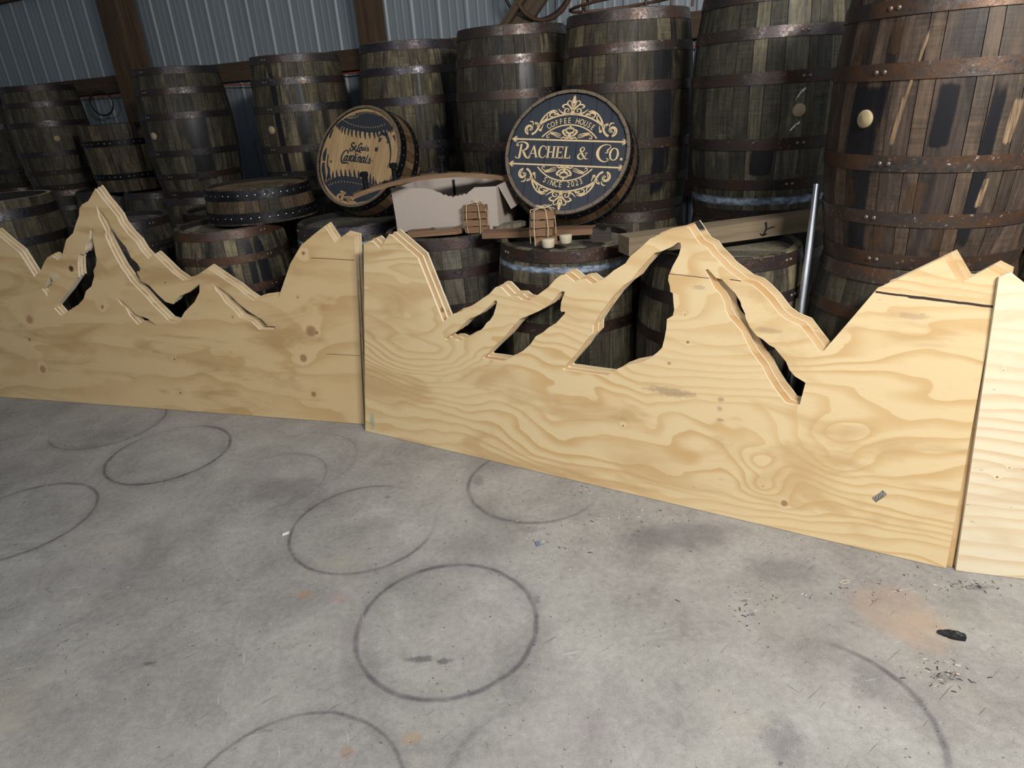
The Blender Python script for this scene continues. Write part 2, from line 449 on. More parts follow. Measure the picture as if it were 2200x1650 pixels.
# short cut barrel with nailed bands
r_ = empty('half_barrel', 'short upright half barrel with two black nailed bands, in front of the left timber post', 'barrel', TR(-3.25, 6.25, HT))
put_staves(r_, 61, 0, .54, .896, .322, .287, OAK, (1.2, 1.05, .85), 1.6)
def nails(parent, zs, ht, rb, rh, n, r=.0042, seed=1):
    rr = random.Random(seed); mb = MB()
    for z in zs:
        for k in range(n):
            a = 2 * PI * k / n + rr.uniform(-.03, .03); rad = prof(z, ht, rb, rh) + .0032
            c = Vector((rad * math.cos(a), rad * math.sin(a), z + rr.uniform(-.003, .003)))
            nx = Vector((math.cos(a), math.sin(a), 0)); ty = Vector((-math.sin(a), math.cos(a), 0)); tz = Vector((0, 0, 1))
            vs = [c + (ty * math.cos(t) + tz * math.sin(t)) * r for t in [PI * 2 * j / 6 for j in range(6)]] + [c + nx * r * .75]
            mb.add(vs, [(j, (j + 1) % 6, 6) for j in range(6)], 0, True)
    o = link('nails', mb.mesh('nails', NAIL), parent); o['kind'] = 'stuff'
for a, b in ((.10, .15), (.37, .42)):
    h = link('hoop', hoop_mesh(a, b, .896, .322, .287, HOOPK), r_, None, (1, 1, 1, .2))
    nails(h, ((a + b) / 2,), .896, .322, .287, 36)
for me in board_meshes(.285, .02, 6, OAKH, 1): link('head_board', me, r_, Matrix.Translation((0, 0, .05)), (.8, .8, .8, .3))
# open tub at far left
r_ = empty('open_barrel', 'open-topped dark barrel with a pale cut rim at the left edge, behind the left cutout', 'barrel', TR(-3.20, 4.36, 0))
OH, OB, OR_ = 1.075, .375, .335
put_staves(r_, 71, 0, OH, OH, OB, OR_, OAK, (.75, .72, .62), .8, raw='bung_wood')
for a, b in ((.005, .06), (.22, .27), (.80, .85), (.965, 1.02)):
    link('hoop', hoop_mesh(a, b, OH, OB, OR_, HOOP), r_, None, (.5, .55, .62, .8))
for me in board_meshes(.30, .02, 6, DARKIN, 1): link('head_board', me, r_, Matrix.Translation((0, 0, .08)))

# ---- marks that belong to single barrels: spilled black runs, raw split wood, chalk
def mark_mat(name, col, rough, lo, hi, sc_=(30, 30, 8), amt=1., soft=False):
    k = M(name, rough, spec=.4); p = k.obj(); n = k.noise(k.mp(p, sc_), 1, 5, .7)
    k.out(k.mix(n, tuple(c * .7 for c in col), tuple(c * 1.3 for c in col)))
    if soft:                                                       # worn edges: fades across and at the ends of the mark
        u, v, _ = k.sep(k._tc.outputs['UV'])
        eu = k.m('MULTIPLY', k.m('MULTIPLY', u, k.m('SUBTRACT', 1., u)), 4.); ev = k.m('MULTIPLY', k.m('MULTIPLY', v, k.m('SUBTRACT', 1., v)), 4.)
        a = k.m('ADD', k.m('MULTIPLY', k.m('SUBTRACT', n, .5), 2.2), k.m('MULTIPLY', k.ss(eu, .0, .75), k.ss(ev, 0., .5)))
        k.put(k.b.inputs['Alpha'], k.m('MULTIPLY', k.ss(a, lo, hi), amt))
    else: k.put(k.b.inputs['Alpha'], k.ss(n, lo, hi))
    return k.mat
STAIN = mark_mat('black_spill', (.010, .010, .013), .38, .25, 1.0, (28, 28, 3.5), .88, True)
RAW = mark_mat('raw_split_wood', (.26, .175, .10), .7, .60, 1.25, (120, 120, 5), .95, True)
RUSTY = mark_mat('rust_run', (.085, .044, .020), .7, .45, 1.5, (40, 40, 6), .6, True)
CHALK = mark_mat('chalk', (.62, .62, .62), .9, .38, .5, (160, 160, 160))
def streak(root, name, az0, az1, z0, z1, w, mat, seed=0, ht=HT, rb=RB, rh=RH, lift=.0016, wob=.35, n=26):
    """upright mark following the staves; azimuths in degrees, w in metres"""
    rr = random.Random(seed); vs = []
    for i in range(n + 1):
        t = i / n; z = z0 + (z1 - z0) * t; a = DEG(az0 + (az1 - az0) * t); r = prof(z, ht, rb, rh) + lift
        ww = w * .62; off = 0
        for s in (-1, -.33, .33, 1):
            aa = a + (off + s * ww) / r
            vs.append((r * math.cos(aa), r * math.sin(aa), z))
    mb = MB(); mb.add(vs, [(i * 4 + j, i * 4 + j + 1, i * 4 + 5 + j, i * 4 + 4 + j) for i in range(n) for j in range(3)], 0, True)
    me = mb.mesh(name, mat); uv = me.uv_layers.new(name='UVMap')
    for l in me.loops: uv.data[l.index].uv = ((l.vertex_index % 4) / 3, (l.vertex_index // 4) / n)
    return link(name, me, root)
def chalk(root, pts, w, lift=.0018):
    vs = []
    for i, (a, z) in enumerate(pts):
        r = prof(z) + lift; vs += [(r * math.cos(DEG(a)), r * math.sin(DEG(a)), z - w / 2), (r * math.cos(DEG(a)), r * math.sin(DEG(a)), z + w / 2)]
    mb = MB(); mb.add(vs, [(2 * i, 2 * i + 2, 2 * i + 3, 2 * i + 1) for i in range(len(pts) - 1)]); link('chalk_mark', mb.mesh('chalk_mark', CHALK), root)
streak(U9_, 'black_stain', -161, -159, .29, .56, .12, STAIN, 1); streak(U9_, 'black_stain', -158, -156, .02, .34, .06, STAIN, 2)
streak(U9_, 'raw_split', -144, -133, .35, .70, .011, RAW, 3, wob=.7); streak(U9_, 'raw_split', -143, -139, .36, .52, .016, RAW, 33, wob=.8)
streak(U9_, 'raw_split', -92, -90, .36, .50, .034, RAW, 4, wob=.7); streak(U9_, 'raw_split', -98, -96, .19, .29, .020, RAW, 5, wob=.7); streak(U9_, 'raw_split', -86, -84, .61, .69, .020, RAW, 6, wob=.7)
for a_, z_, w_, s_ in ((-170, .60, .05, 7), (-150, .61, .06, 8), (-163, .18, .05, 9), (-128, .18, .05, 10), (-112, .06, .06, 11), (-145, .05, .05, 12)): streak(U9_, 'rust_run', a_, a_ + 2, z_, z_ + .10, w_, RUSTY, s_)
streak(U9_, 'black_stain', -101, -99, .05, .56, .035, STAIN, 13); streak(U9_, 'black_stain', -121, -120, .36, .55, .05, STAIN, 14)
streak(U4_, 'black_stain', -107, -106, .05, .84, .045, STAIN, 15); streak(U4_, 'black_stain', -74, -76, .36, .80, .038, STAIN, 16); streak(U4_, 'black_stain', -80, -79, .10, .55, .05, STAIN, 17)
streak(U5_, 'black_stain', -60, -58, .0, .46, .11, STAIN, 18); streak(U5_, 'black_stain', -95, -94, .02, .3, .09, STAIN, 19); streak(U5_, 'black_stain', -45, -45, .2, .80, .06, STAIN, 20)
streak(U6_, 'black_stain', -100, -99, .02, .53, .10, STAIN, 21); streak(U6_, 'black_stain', -80, -78, .1, .80, .09, STAIN, 22)
streak(U7_, 'black_stain', -70, -70, .03, .80, .10, STAIN, 23); streak(U3_, 'black_stain', -60, -58, .08, .60, .14, STAIN, 24); streak(U8_, 'black_stain', -112, -110, .19, .34, .09, STAIN, 25)
streak(L3_, 'black_stain', -55, -54, .35, .85, .04, STAIN, 26); streak(L3_, 'black_stain', -44, -43, .2, .88, .06, STAIN, 27); streak(L3_, 'black_stain', -80, -80, .5, .72, .05, STAIN, 28)
streak(L5_, 'black_stain', -110, -109, .62, .84, .07, STAIN, 29)
chalk(U8_, [(-91, .487), (-89, .507), (-87, .520), (-84.5, .527)], .010); chalk(U8_, [(-93, .372), (-91, .384), (-89, .395), (-86.5, .402)], .009)
chalk(U2_, [(-82, .585), (-76, .583), (-71, .588)], .010); chalk(U2_, [(-66, .592), (-60, .595), (-54, .597)], .012)
mb = MB(); q = [(.02 + .10 * math.cos(t), -.075 + .055 * math.sin(t) + .012 * math.cos(2 * t)) for t in [PI * 1.75 * i / 30 for i in range(31)]]
vs = []
for i, p in enumerate(q): vs += [(p[0] * 1.0, p[1], HT - .0265), (p[0] * .95 + .001, p[1] * .95 - .0035, HT - .0265)]
mb.add(vs, [(2 * i, 2 * i + 1, 2 * i + 3, 2 * i + 2) for i in range(30)]); link('chalk_mark', mb.mesh('chalk_mark', CHALK), L4_)
# ------------------------------------------------------------------ floor
def floor_mat():
    k = M('worn_concrete', .7, spec=.35)
    p = k.obj(); x, y, z = k.sep(p); P = k.comb(x, y, 0.)
    big = k.noise(P, .9, 4, .6, .4); med = k.noise(P, 4, 5, .65, .5); fin = k.noise(P, 45, 5, .75); gr = k.noise(P, 260, 3, .7)
    f = k.m('ADD', k.m('ADD', k.m('MULTIPLY', big, .35), k.m('MULTIPLY', med, .35)), k.m('ADD', k.m('MULTIPLY', fin, .28), k.m('MULTIPLY', gr, .26)))
    c = k.ramp(f, [(.42, (.135, .128, .124)), (.58, (.272, .260, .246)), (.76, (.43, .415, .385))])
    # yellowish and pinkish old stains
    c = k.mix(k.m('MULTIPLY', k.ss(k.noise(k.mp(P, (1, 1, 1), (7, 3, 0)), 1.7, 4, .6), .55, .72), .40), c, (.40, .36, .27))
    c = k.mix(k.m('MULTIPLY', k.ss(k.noise(k.mp(P, (1, 1, 1), (2, 9, 0)), 2.3, 4, .6), .58, .74), .45), c, (.25, .215, .225))
    wob = k.m('MULTIPLY', k.m('SUBTRACT', k.noise(P, 14, 3), .5), .012)
    dark = None
    for cx, cy, r, w, s, ax, ay, soft in RINGS:
        D = k.vm('SUBTRACT', P, (cx, cy, 0)); L = k.vm('LENGTH', D)
        dd = k.m('ABSOLUTE', k.m('ADD', k.m('SUBTRACT', L, r), wob))
        line = k.m('SUBTRACT', 1., k.ss(dd, w * .1, w * 1.05))
        halo = k.m('MULTIPLY', k.m('SUBTRACT', 1., k.ss(dd, 0, w * 5)), .34)
        v = k.m('ADD', line, halo)
        if (ax, ay) != (0, 0):
            al = k.m('DIVIDE', k.vm('DOT_PRODUCT', D, (ax, ay, 0)), r)
            v = k.m('MULTIPLY', v, k.ss(al, soft, soft + .7))
        v = k.m('MULTIPLY', v, s)
        dark = v if dark is None else k.m('MAXIMUM', dark, v)
    dark = k.m('MULTIPLY', dark, k.ramp(k.noise(P, 9, 4, .7), [(.3, .45), (.6, 1.)]))
    for cx, cy, rx, ry, s in SMUDGE:
        D = k.vm('MULTIPLY', k.vm('SUBTRACT', P, (cx, cy, 0)), (1 / rx, 1 / ry, 0))
        L = k.m('ADD', k.vm('LENGTH', D), k.m('MULTIPLY', k.m('SUBTRACT', k.noise(P, 1.5 / (rx + ry) * 2, 4, .7), .5), 1.5))
        dark = k.m('MAXIMUM', dark, k.m('MULTIPLY', k.m('SUBTRACT', 1., k.ss(L, .35, 1.1)), s))
    dark = k.m('MULTIPLY', dark, k.ramp(gr, [(.3, 1.), (.75, .62)]))
    c = k.mix(k.m('MINIMUM', dark, .92), c, (.085, .075, .088))
    for cx, cy, rx, ry, s, col in ((1.10, 1.50, .135, .125, .50, (.36, .245, .175)), (1.13, 1.40, .09, .09, .40, (.37, .26, .18)), (-.737, 1.748, .035, .02, .6, (.36, .22, .12)),
                                   (-.316, 1.182, .03, .02, .6, (.36, .23, .12)), (-.477, 1.155, .02, .02, .6, (.30, .17, .12)), (-.62, 1.72, .05, .03, .35, (.30, .18, .14))):
        D = k.vm('MULTIPLY', k.vm('SUBTRACT', P, (cx, cy, 0)), (1 / rx, 1 / ry, 0))
        L = k.m('ADD', k.vm('LENGTH', D), k.m('MULTIPLY', k.m('SUBTRACT', k.noise(P, 16, 4, .7), .5), 1.1))
        c = k.mix(k.m('MULTIPLY', k.m('MULTIPLY', k.m('SUBTRACT', 1., k.ss(L, .6, 1.15)), s), k.ramp(gr, [(.3, 1.), (.7, .6)])), c, col)
    # fine crazing, scuffs, pale scratches
    cr = k.vor(k.vm('ADD', P, k.vm('MULTIPLY', k.noise(P, 12, 3, col=True), (.06, .06, 0))), 17, 'DISTANCE_TO_EDGE')
    c = k.mix(k.m('MULTIPLY', k.m('SUBTRACT', 1., k.ss(cr, .002, .014)), k.m('MULTIPLY', k.ss(med, .50, .66), .28)), c, (.12, .11, .105))
    for sc_, rot, th, col, am in ((1., .6, .70, (.09, .08, .08), .6), (1.3, -.9, .715, (.10, .09, .09), .55), (1.1, 1.9, .725, (.52, .51, .50), .6), (.9, .15, .735, (.56, .55, .54), .7)):
        q = k.vm('ADD', k.comb(k.m('ADD', k.m('MULTIPLY', x, math.cos(rot)), k.m('MULTIPLY', y, math.sin(rot))), k.m('SUBTRACT', k.m('MULTIPLY', y, math.cos(rot)), k.m('MULTIPLY', x, math.sin(rot))), 0.), (rot * 7, 3, 0))
        sn = k.noise(k.mp(q, (7 * sc_, 150 * sc_, 1)), 1, 2, .5)
        c = k.mix(k.m('MULTIPLY', k.ss(sn, th, th + .03), am), c, col)
    sp = k.noise(k.mp(P, (1, 1, 1), (5, 1, 0)), 55, 2, .5)
    c = k.mix(k.m('MULTIPLY', k.ss(sp, .70, .74), .65), c, (.07, .065, .06))
    pit = k.vor(k.mp(P, (1, 1, 1), (3, 3, 0)), 24)
    c = k.mix(k.m('MULTIPLY', k.m('SUBTRACT', 1., k.ss(pit, .06, .10)), k.m('MULTIPLY', k.ss(med, .48, .58), .8)), c, (.10, .09, .085))
    sc2 = k.noise(k.vm('ADD', k.mp(P, (18, 60, 1)), k.vm('MULTIPLY', k.noise(P, 3, 2, col=True), (22, 22, 0))), 1, 3, .6)
    c = k.mix(k.m('MULTIPLY', k.ss(sc2, .66, .72), .45), c, (.11, .10, .10))
    return k.out(c, rough=k.ramp(med, [(.3, .55), (.7, .8)]), bump=k.m('ADD', fin, k.m('MULTIPLY', gr, .5)), strength=.25, dist=.0025)
# x, y, radius, width, strength, direction of the strong side, softness
RINGS = [(-.251, 1.569, .277, .013, .80, -.8, -.6, -1.5), (-.605, 2.114, .277, .011, .72, -.9, -.5, -1.1), (-1.668, 2.817, .277, .012, .80, .4, -.9, -1.2),
         (-2.055, 2.317, .277, .012, .70, .8, .1, -.9), (-2.157, 3.197, .277, .010, .62, .8, -.6, -.7), (.067, 2.334, .277, .013, .66, -.8, -.6, -.5),
         (-.587, 1.0, .277, .009, .62, .5, .85, -.6), (.708, 1.152, .277, .014, .8, .95, .2, .3), (.045, .993, .277, .015, .85, -.77, .64, .72),
         (-1.013, 2.647, .277, .006, .3, .9, 0, -.6), (-1.069, 2.499, .227, .007, .4, .8, .3, -.3)]
SMUDGE = [(.56, 1.92, .26, .10, .55), (.85, 1.70, .16, .08, .4), (-1.0, 2.42, .22, .12, .42), (-.32, 1.437, .05, .016, .85), (-.25, 1.425, .03, .016, .8),
          (-1.136, 1.492, .024, .010, .85), (-.54, 2.302, .018, .014, .6), (-2.15, 2.93, .12, .05, .4), (.675, 1.583, .016, .010, .8), (.675, 1.523, .012, .010, .75),
          (.027, 1.646, .022, .03, .6), (-.48, 1.42, .07, .16, .35), (.60, 1.10, .07, .08, .5), (1.39, 1.57, .06, .014, .6), (1.09, 1.255, .05, .022, .6), (.02, 2.02, .08, .03, .4),
          (.2, 2.1, .15, .08, .3), (-.17, 2.38, .03, .06, .5), (.85, 1.45, .25, .2, .22), (.90, 1.26, .07, .10, .45), (-.1, 1.95, .3, .1, .15), (-1.6, 1.9, .5, .12, .16), (-2.5, 2.7, .5, .2, .3)]
mb = MB(); mb.box((-9, -3, -.12), (7, 12, 0))
fl = link('floor', mb.mesh('floor', floor_mat())); fl['kind'] = 'structure'

# ------------------------------------------------------------------ steel wall, girts, posts
W0 = Vector((-1.0, 5.71, 0)); WD = Vector((1, -.54, 0)).normalized(); WN = Vector((WD.y, -WD.x, 0))   # WN points into the room
WM = Matrix(((WD.x, -WN.x, 0, W0.x), (WD.y, -WN.y, 0, W0.y), (0, 0, 1, 0), (0, 0, 0, 1)))              # wall space: x along, y outward, z up
def wall_mat():
    k = M('painted_steel_sheet', .42, .0, .5)
    p = k.obj(); n = k.noise(k.mp(p, (2, 2, .6)), 1, 4, .6); n2 = k.noise(k.mp(p, (30, 30, 1)), 1, 3, .6)
    c = k.ramp(k.m('ADD', k.m('MULTIPLY', n, .6), k.m('MULTIPLY', n2, .4)), [(.3, (.185, .215, .235)), (.7, (.275, .31, .335))])
    return k.out(c, bump=n2, strength=.05)
def ribbed(z0, z1, x0, x1):
    per = .2286; seq = [(0, 0), (.012, -.012), (.028, -.012), (.040, 0), (.095, 0), (.100, -.0025), (.112, -.0025), (.117, 0), (.160, 0), (.165, -.0025), (.177, -.0025), (.182, 0)]
    pts = []; x = x0
    while x < x1:
        pts += [(x + a, b) for a, b in seq]; x += per
    mb = MB()
    vs = [(a, b, z) for z in (z0, z1) for a, b in pts]; n = len(pts)
    mb.add(vs, [(i, i + 1, n + i + 1, n + i) for i in range(n - 1)])
    vs = [(a, b + .006, z) for z in (z0, z1) for a, b in pts]
    mb.add(vs, [(i + 1, i, n + i, n + i + 1) for i in range(n - 1)])
    return mb
WALLM = wall_mat()
w = link('wall_back', ribbed(0, 3.6, -7.5, 7.0).mesh('wall_back', WALLM), None, WM); w['kind'] = 'structure'
def girt(name, z0, z1, y0=-.062, y1=-.022):
    mb = MB(); mb.box((-7.4, y0, z0), (6.9, y1, z1))
    o = link(name, mb.mesh(name, GIRT), None, WM); o['kind'] = 'structure'
girt('trim_1', 1.705, 1.848); girt('trim_2', .78, .885); girt('trim_3', 2.60, 2.74)
def post(label, x0, x1, y0, y1, z1=3.6, extra=None):
    r = empty('timber_post', label, 'post', WM @ Matrix.Translation(((x0 + x1) / 2, (y0 + y1) / 2, 0)), 'timber wall posts')
    w_, d_ = (x1 - x0) / 2, (y1 - y0) / 2
    mb = MB(); mb.box((-w_, -d_, 0), (w_, d_, z1)); link('post', mb.mesh('post', POST), r)
    if extra:
        a, b, c, d, m_, nm = extra
        mb = MB(); mb.box((a, c, 0), (b, d, z1)); link(nm, mb.mesh(nm, m_), r)
def wx(X): return (X + 1.0) / WD.x
STRIP = plain('flashing_strip', (.55, .60, .62), .4)
post('thick rough timber post against the steel wall at the upper left', wx(-3.235), wx(-3.06), -.262, -.062, extra=(-.135, -.100, -.10, .10, POST, 'side_board'))
post('brown timber post beside the pale-staved barrel, middle of the steel wall', wx(-.845), wx(-.72), -.202, -.062, extra=(-.095, -.068, .03, .07, STRIP, 'metal_strip'))
# leaning brace with hose hanging on it
r = empty('timber_brace', 'diagonal timber brace of two boards on the steel wall, top centre', 'brace', Matrix.Identity(4))
a0, a1 = Vector((.02, 4.98, 1.66)), Vector((.86, 4.53, 2.62))
dr = (a1 - a0); ln = dr.length; dr.normalize(); nn = WN.copy(); sd = dr.cross(nn).normalized(); nn = sd.cross(dr)
BM = Matrix(((dr.x, sd.x, nn.x, a0.x), (dr.y, sd.y, nn.y, a0.y), (dr.z, sd.z, nn.z, a0.z), (0, 0, 0, 1)))
r.matrix_basis = BM
for s0, s1, d0, d1 in ((-.075, -.03, 0, .09), (-.028, .07, .012, .05)):
    mb = MB(); mb.box((0, s0, d0), (ln, s1, d1)); link('board', mb.mesh('board', timber('brace_timber', (.05, .036, .024), (.15, .105, .066), 0) if 'brace_timber' not in bpy.data.materials else bpy.data.materials['brace_timber']), r)
HOSE = plain('black_hose', (.02, .018, .018), .5)
def on_wall(x, z, off):                                           # x in wall space
    return WM @ Vector((x, -off, z))
c = Vector((.43, 4.74, 2.03))
def loop(cx, z, rx, rz, off, n=40, a0=0, a1=2 * PI, sag=0):
    return [on_wall(wx(cx) + rx * math.cos(a0 + (a1 - a0) * i / n), z + rz * math.sin(a0 + (a1 - a0) * i / n), off + sag * math.sin(i * .7)) for i in range(n + 1)]
mb = MB(); mb.tube(loop(.42, 2.09, .235, .205, .20), .010, 8)
o = link('coiled_hose', mb.mesh('coiled_hose', HOSE)); tag(o, 'smooth dark hose hanging in a loop on the timber brace, top centre', 'hose')
mb = MB(); mb.tube(loop(.47, 2.10, .205, .225, .235), .013, 8, r_fn=lambda i: .0125 if i % 2 else .0155)
o = link('ribbed_bar', mb.mesh('ribbed_bar', plain('rusty_bar', (.10, .055, .035), .6, .4))); tag(o, 'rusty ribbed bar bent into a loop, hanging in front of the hose at top centre', 'bar')
# ring on the wall at left, cables on the right
mb = MB(); mb.tube([on_wall(wx(-3.72) + .17 * math.cos(t), 1.62 + .11 * math.sin(t), .13) for t in [2 * PI * i / 32 for i in range(33)]], .008, 6)
o = link('hanging_cable', mb.mesh('hanging_cable', HOSE)); tag(o, 'dark thin cable loop hanging on the wall rail left of the left timber post', 'cable')
for nm, z, col, lab in (('orange_cord', 1.675, (.42, .09, .04), 'orange cord running along the wall under the timber rail'), ('green_cord', 1.52, (.25, .42, .05), 'thin green cord on the wall behind the grey barrel'), ):
    mb = MB()
    x0_ = -5.5 if nm == 'orange_cord' else 1.7
    mb.tube([on_wall(x0_ + (4.2 - x0_) * i / 40, z + .012 * math.sin(i * .9), .075) for i in range(41)], .006, 6)
    o = link('wall_cord', mb.mesh('wall_cord', plain(nm, col, .5))); tag(o, lab, 'cord')
# ------------------------------------------------------------------ plywood
def ply_mat(name, light, mid, dark, freq, amp, seed, knots, cracks=(), bulls=(), patches=.5, faint=1., spots=()):
    """object space: x along the sheet, z up its face, y through it. knots = (x, z, radius, strength)"""
    k = M(name, .62, spec=.25)
    p = k.vm('ADD', k.obj(), (0, 0, 0)); x, y, z = k.sep(p)
    P = k.comb(x, seed * 3.1, z)
    warp = k.noise(k.mp(P, (1.1, 1, 2.8)), 1, 3, .5, .3)
    warp2 = k.noise(k.mp(P, (5, 1, 16)), 1, 3, .6)
    F = k.m('ADD', k.m('MULTIPLY', z, freq), k.m('MULTIPLY', warp, amp))
    F = k.m('ADD', F, k.m('MULTIPLY', warp2, .35))
    for bx, bz, rad, h in bulls:                                  # cathedral bull's-eyes in the veneer
        d = k.vm('LENGTH', k.vm('MULTIPLY', k.vm('SUBTRACT', P, (bx, seed * 3.1, bz)), (1 / (rad * 1.7), 0, 1 / rad)))
        F = k.m('ADD', F, k.m('MULTIPLY', k.m('EXPONENT', k.m('MULTIPLY', k.m('MULTIPLY', d, d), -1.)), h))
    kn = None; halo = None
    for (bx, bz, rad, st) in knots:
        d0 = k.vm('LENGTH', k.vm('MULTIPLY', k.vm('SUBTRACT', P, (bx, seed * 3.1, bz)), (1 / rad, 0, 1 / rad)))
        F = k.m('ADD', F, k.m('MULTIPLY', k.m('EXPONENT', k.m('MULTIPLY', d0, -.55)), .9 + rad * 25))
        v = k.m('MULTIPLY', k.m('SUBTRACT', 1., k.ss(k.m('ADD', d0, k.m('MULTIPLY', warp2, .6)), 1.0, 1.5)), st)
        v = k.m('MULTIPLY', v, k.ramp(k.m('FRACT', k.m('MULTIPLY', d0, 2.6)), [(.0, .82), (.5, 1.), (.95, .82)]))
        kn = v if kn is None else k.m('MAXIMUM', kn, v)
        hv = k.m('MULTIPLY', k.ss(d0, 1.0, 1.6), k.m('SUBTRACT', 1., k.ss(k.m('ADD', d0, k.m('MULTIPLY', warp2, 1.5)), 2.0, 3.4)))
        halo = hv if halo is None else k.m('MAXIMUM', halo, hv)
    saw = k.m('FRACT', F)
    ring = k.m('MULTIPLY', k.ss(saw, .35, .92), k.m('SUBTRACT', 1., k.ss(saw, .93, 1.)))
    strength = k.m('MULTIPLY', k.ramp(k.noise(k.mp(P, (1.5, 1, 4)), 1, 2), [(.3, .25), (.65, 1.)]), faint)
    c = k.mix(k.m('MULTIPLY', ring, strength), light, mid)
    pat = k.noise(k.mp(P, (1.6, 1, 6)), 1, 4, .6, .8)
    c = k.mix(k.m('MULTIPLY', k.ss(pat, .5, .68), patches), c, dark)
    fine = k.noise(k.mp(P, (16, 1, 330)), 1, 3, .6)
    c = k.mix(k.m('MULTIPLY', k.ss(fine, .55, .8), .28), c, tuple(v * .72 for v in mid))
    speck = k.noise(k.mp(P, (30, 1, 90)), 1, 2, .5)
    c = k.mix(k.m('MULTIPLY', k.ss(speck, .74, .78), .45), c, (.16, .08, .04))
    if kn is not None:
        c = k.mix(k.m('MULTIPLY', halo, .18), c, tuple(min(1, v * 1.22) for v in light))
        kc = k.mix(k.noise(k.mp(P, (140, 1, 140)), 1, 3, .7), (.40, .215, .11), (.13, .05, .025))
        c = k.mix(kn, c, kc)
    for (sx, sz, rx, rz, col, amt) in spots:                       # stains, stamps and burns on the face
        d = k.vm('LENGTH', k.vm('MULTIPLY', k.vm('SUBTRACT', P, (sx, seed * 3.1, sz)), (1 / rx, 0, 1 / rz)))
        d = k.m('ADD', d, k.m('MULTIPLY', k.m('SUBTRACT', k.noise(k.mp(P, (40, 1, 60)), 1, 3, .7), .5), 1.6))
        c = k.mix(k.m('MULTIPLY', k.m('SUBTRACT', 1., k.ss(d, .4, 1.1)), amt), c, col)
    for (x0, x1, z0, z1, w) in cracks:                            # long splits in the face veneer
        t = k.m('DIVIDE', k.m('SUBTRACT', x, x0), x1 - x0)
        zl = k.m('ADD', k.m('MULTIPLY', t, z1 - z0), z0)
        wob = k.m('MULTIPLY', k.m('SUBTRACT', k.noise(k.comb(k.m('MULTIPLY', x, 9.), 0., 0.), 1, 3), .5), w * 1.6)
        dd = k.m('ABSOLUTE', k.m('SUBTRACT', k.m('SUBTRACT', z, zl), wob))
        ins = k.m('MULTIPLY', k.ss(t, -.01, .02), k.m('SUBTRACT', 1., k.ss(t, .98, 1.01)))
        c = k.mix(k.m('MULTIPLY', k.m('SUBTRACT', 1., k.ss(dd, w * .35, w * .6)), ins), c, (.045, .025, .02))
    return k.out(c, rough=.62, bump=k.m('ADD', fine, k.m('MULTIPLY', ring, .5)), strength=.12, dist=.001)
def edge_mat():
    k = M('plywood_edge', .7, spec=.2)
    p = k.obj(); x, y, z = k.sep(p)
    w = k.noise(k.mp(p, (60, 400, 60)), 1, 3)
    t = k.m('FRACT', k.m('MULTIPLY', y, 1 / .0047))
    c = k.mix(k.ss(t, .45, .55), (.90, .81, .64), (.76, .63, .45))
    c = k.mix(k.m('MULTIPLY', k.ss(w, .6, .75), .4), c, (.36, .22, .12))
    return k.out(c, bump=w, strength=.4)
EDGE = edge_mat()
PC = {'C': [], 'CH': [], 'L': [], 'LH': []}
PC['C'] = [[0.0308,0.9062],[0.0792,0.9221],[0.1262,0.8879],[0.1807,0.9555],[0.1895,0.953],[0.3351,0.8603],[0.468,0.5937],[0.5268,0.6354],[0.568,0.6486],[0.5981,0.6694],[0.6273,0.683],[0.663,0.7079],[0.7022,0.7342],[0.7299,0.7628],[0.7418,0.7687],[0.7562,0.7672],[0.7987,0.7337],[0.8344,0.7359],[0.8562,0.7233],[0.8794,0.7203],[0.9002,0.7308],[0.9332,0.7539],[0.9731,0.7843],[1.005,0.8194],[1.0263,0.8356],[1.044,0.8383],[1.0828,0.8138],[1.1053,0.825],[1.1262,0.8277],[1.1566,0.8099],[1.2045,0.8342],[1.2393,0.8668],[1.2836,0.896],[1.2999,0.9222],[1.3377,0.9558],[1.3702,0.9888],[1.408,1.0047],[1.4538,1.0149],[1.501,1.0351],[1.5247,1.0049],[1.5449,0.9799],[1.5715,0.9684],[1.5912,0.9454],[1.6196,0.9212],[1.6386,0.9022],[1.6687,0.8828],[1.7017,0.8611],[1.7328,0.8536],[1.7598,0.8344],[1.7928,0.8061],[1.8298,0.7642],[1.8557,0.7473],[1.8992,0.7332],[1.9298,0.6986],[1.9704,0.6537],[1.9824,0.6585],[2.0483,0.7719],[2.1059,0.873],[2.1222,0.8816],[2.188,0.9253],[2.2624,0.9753],[2.3097,0.907],[2.318,0.9069],[2.3731,0.9502],[2.4025,0.9337]]
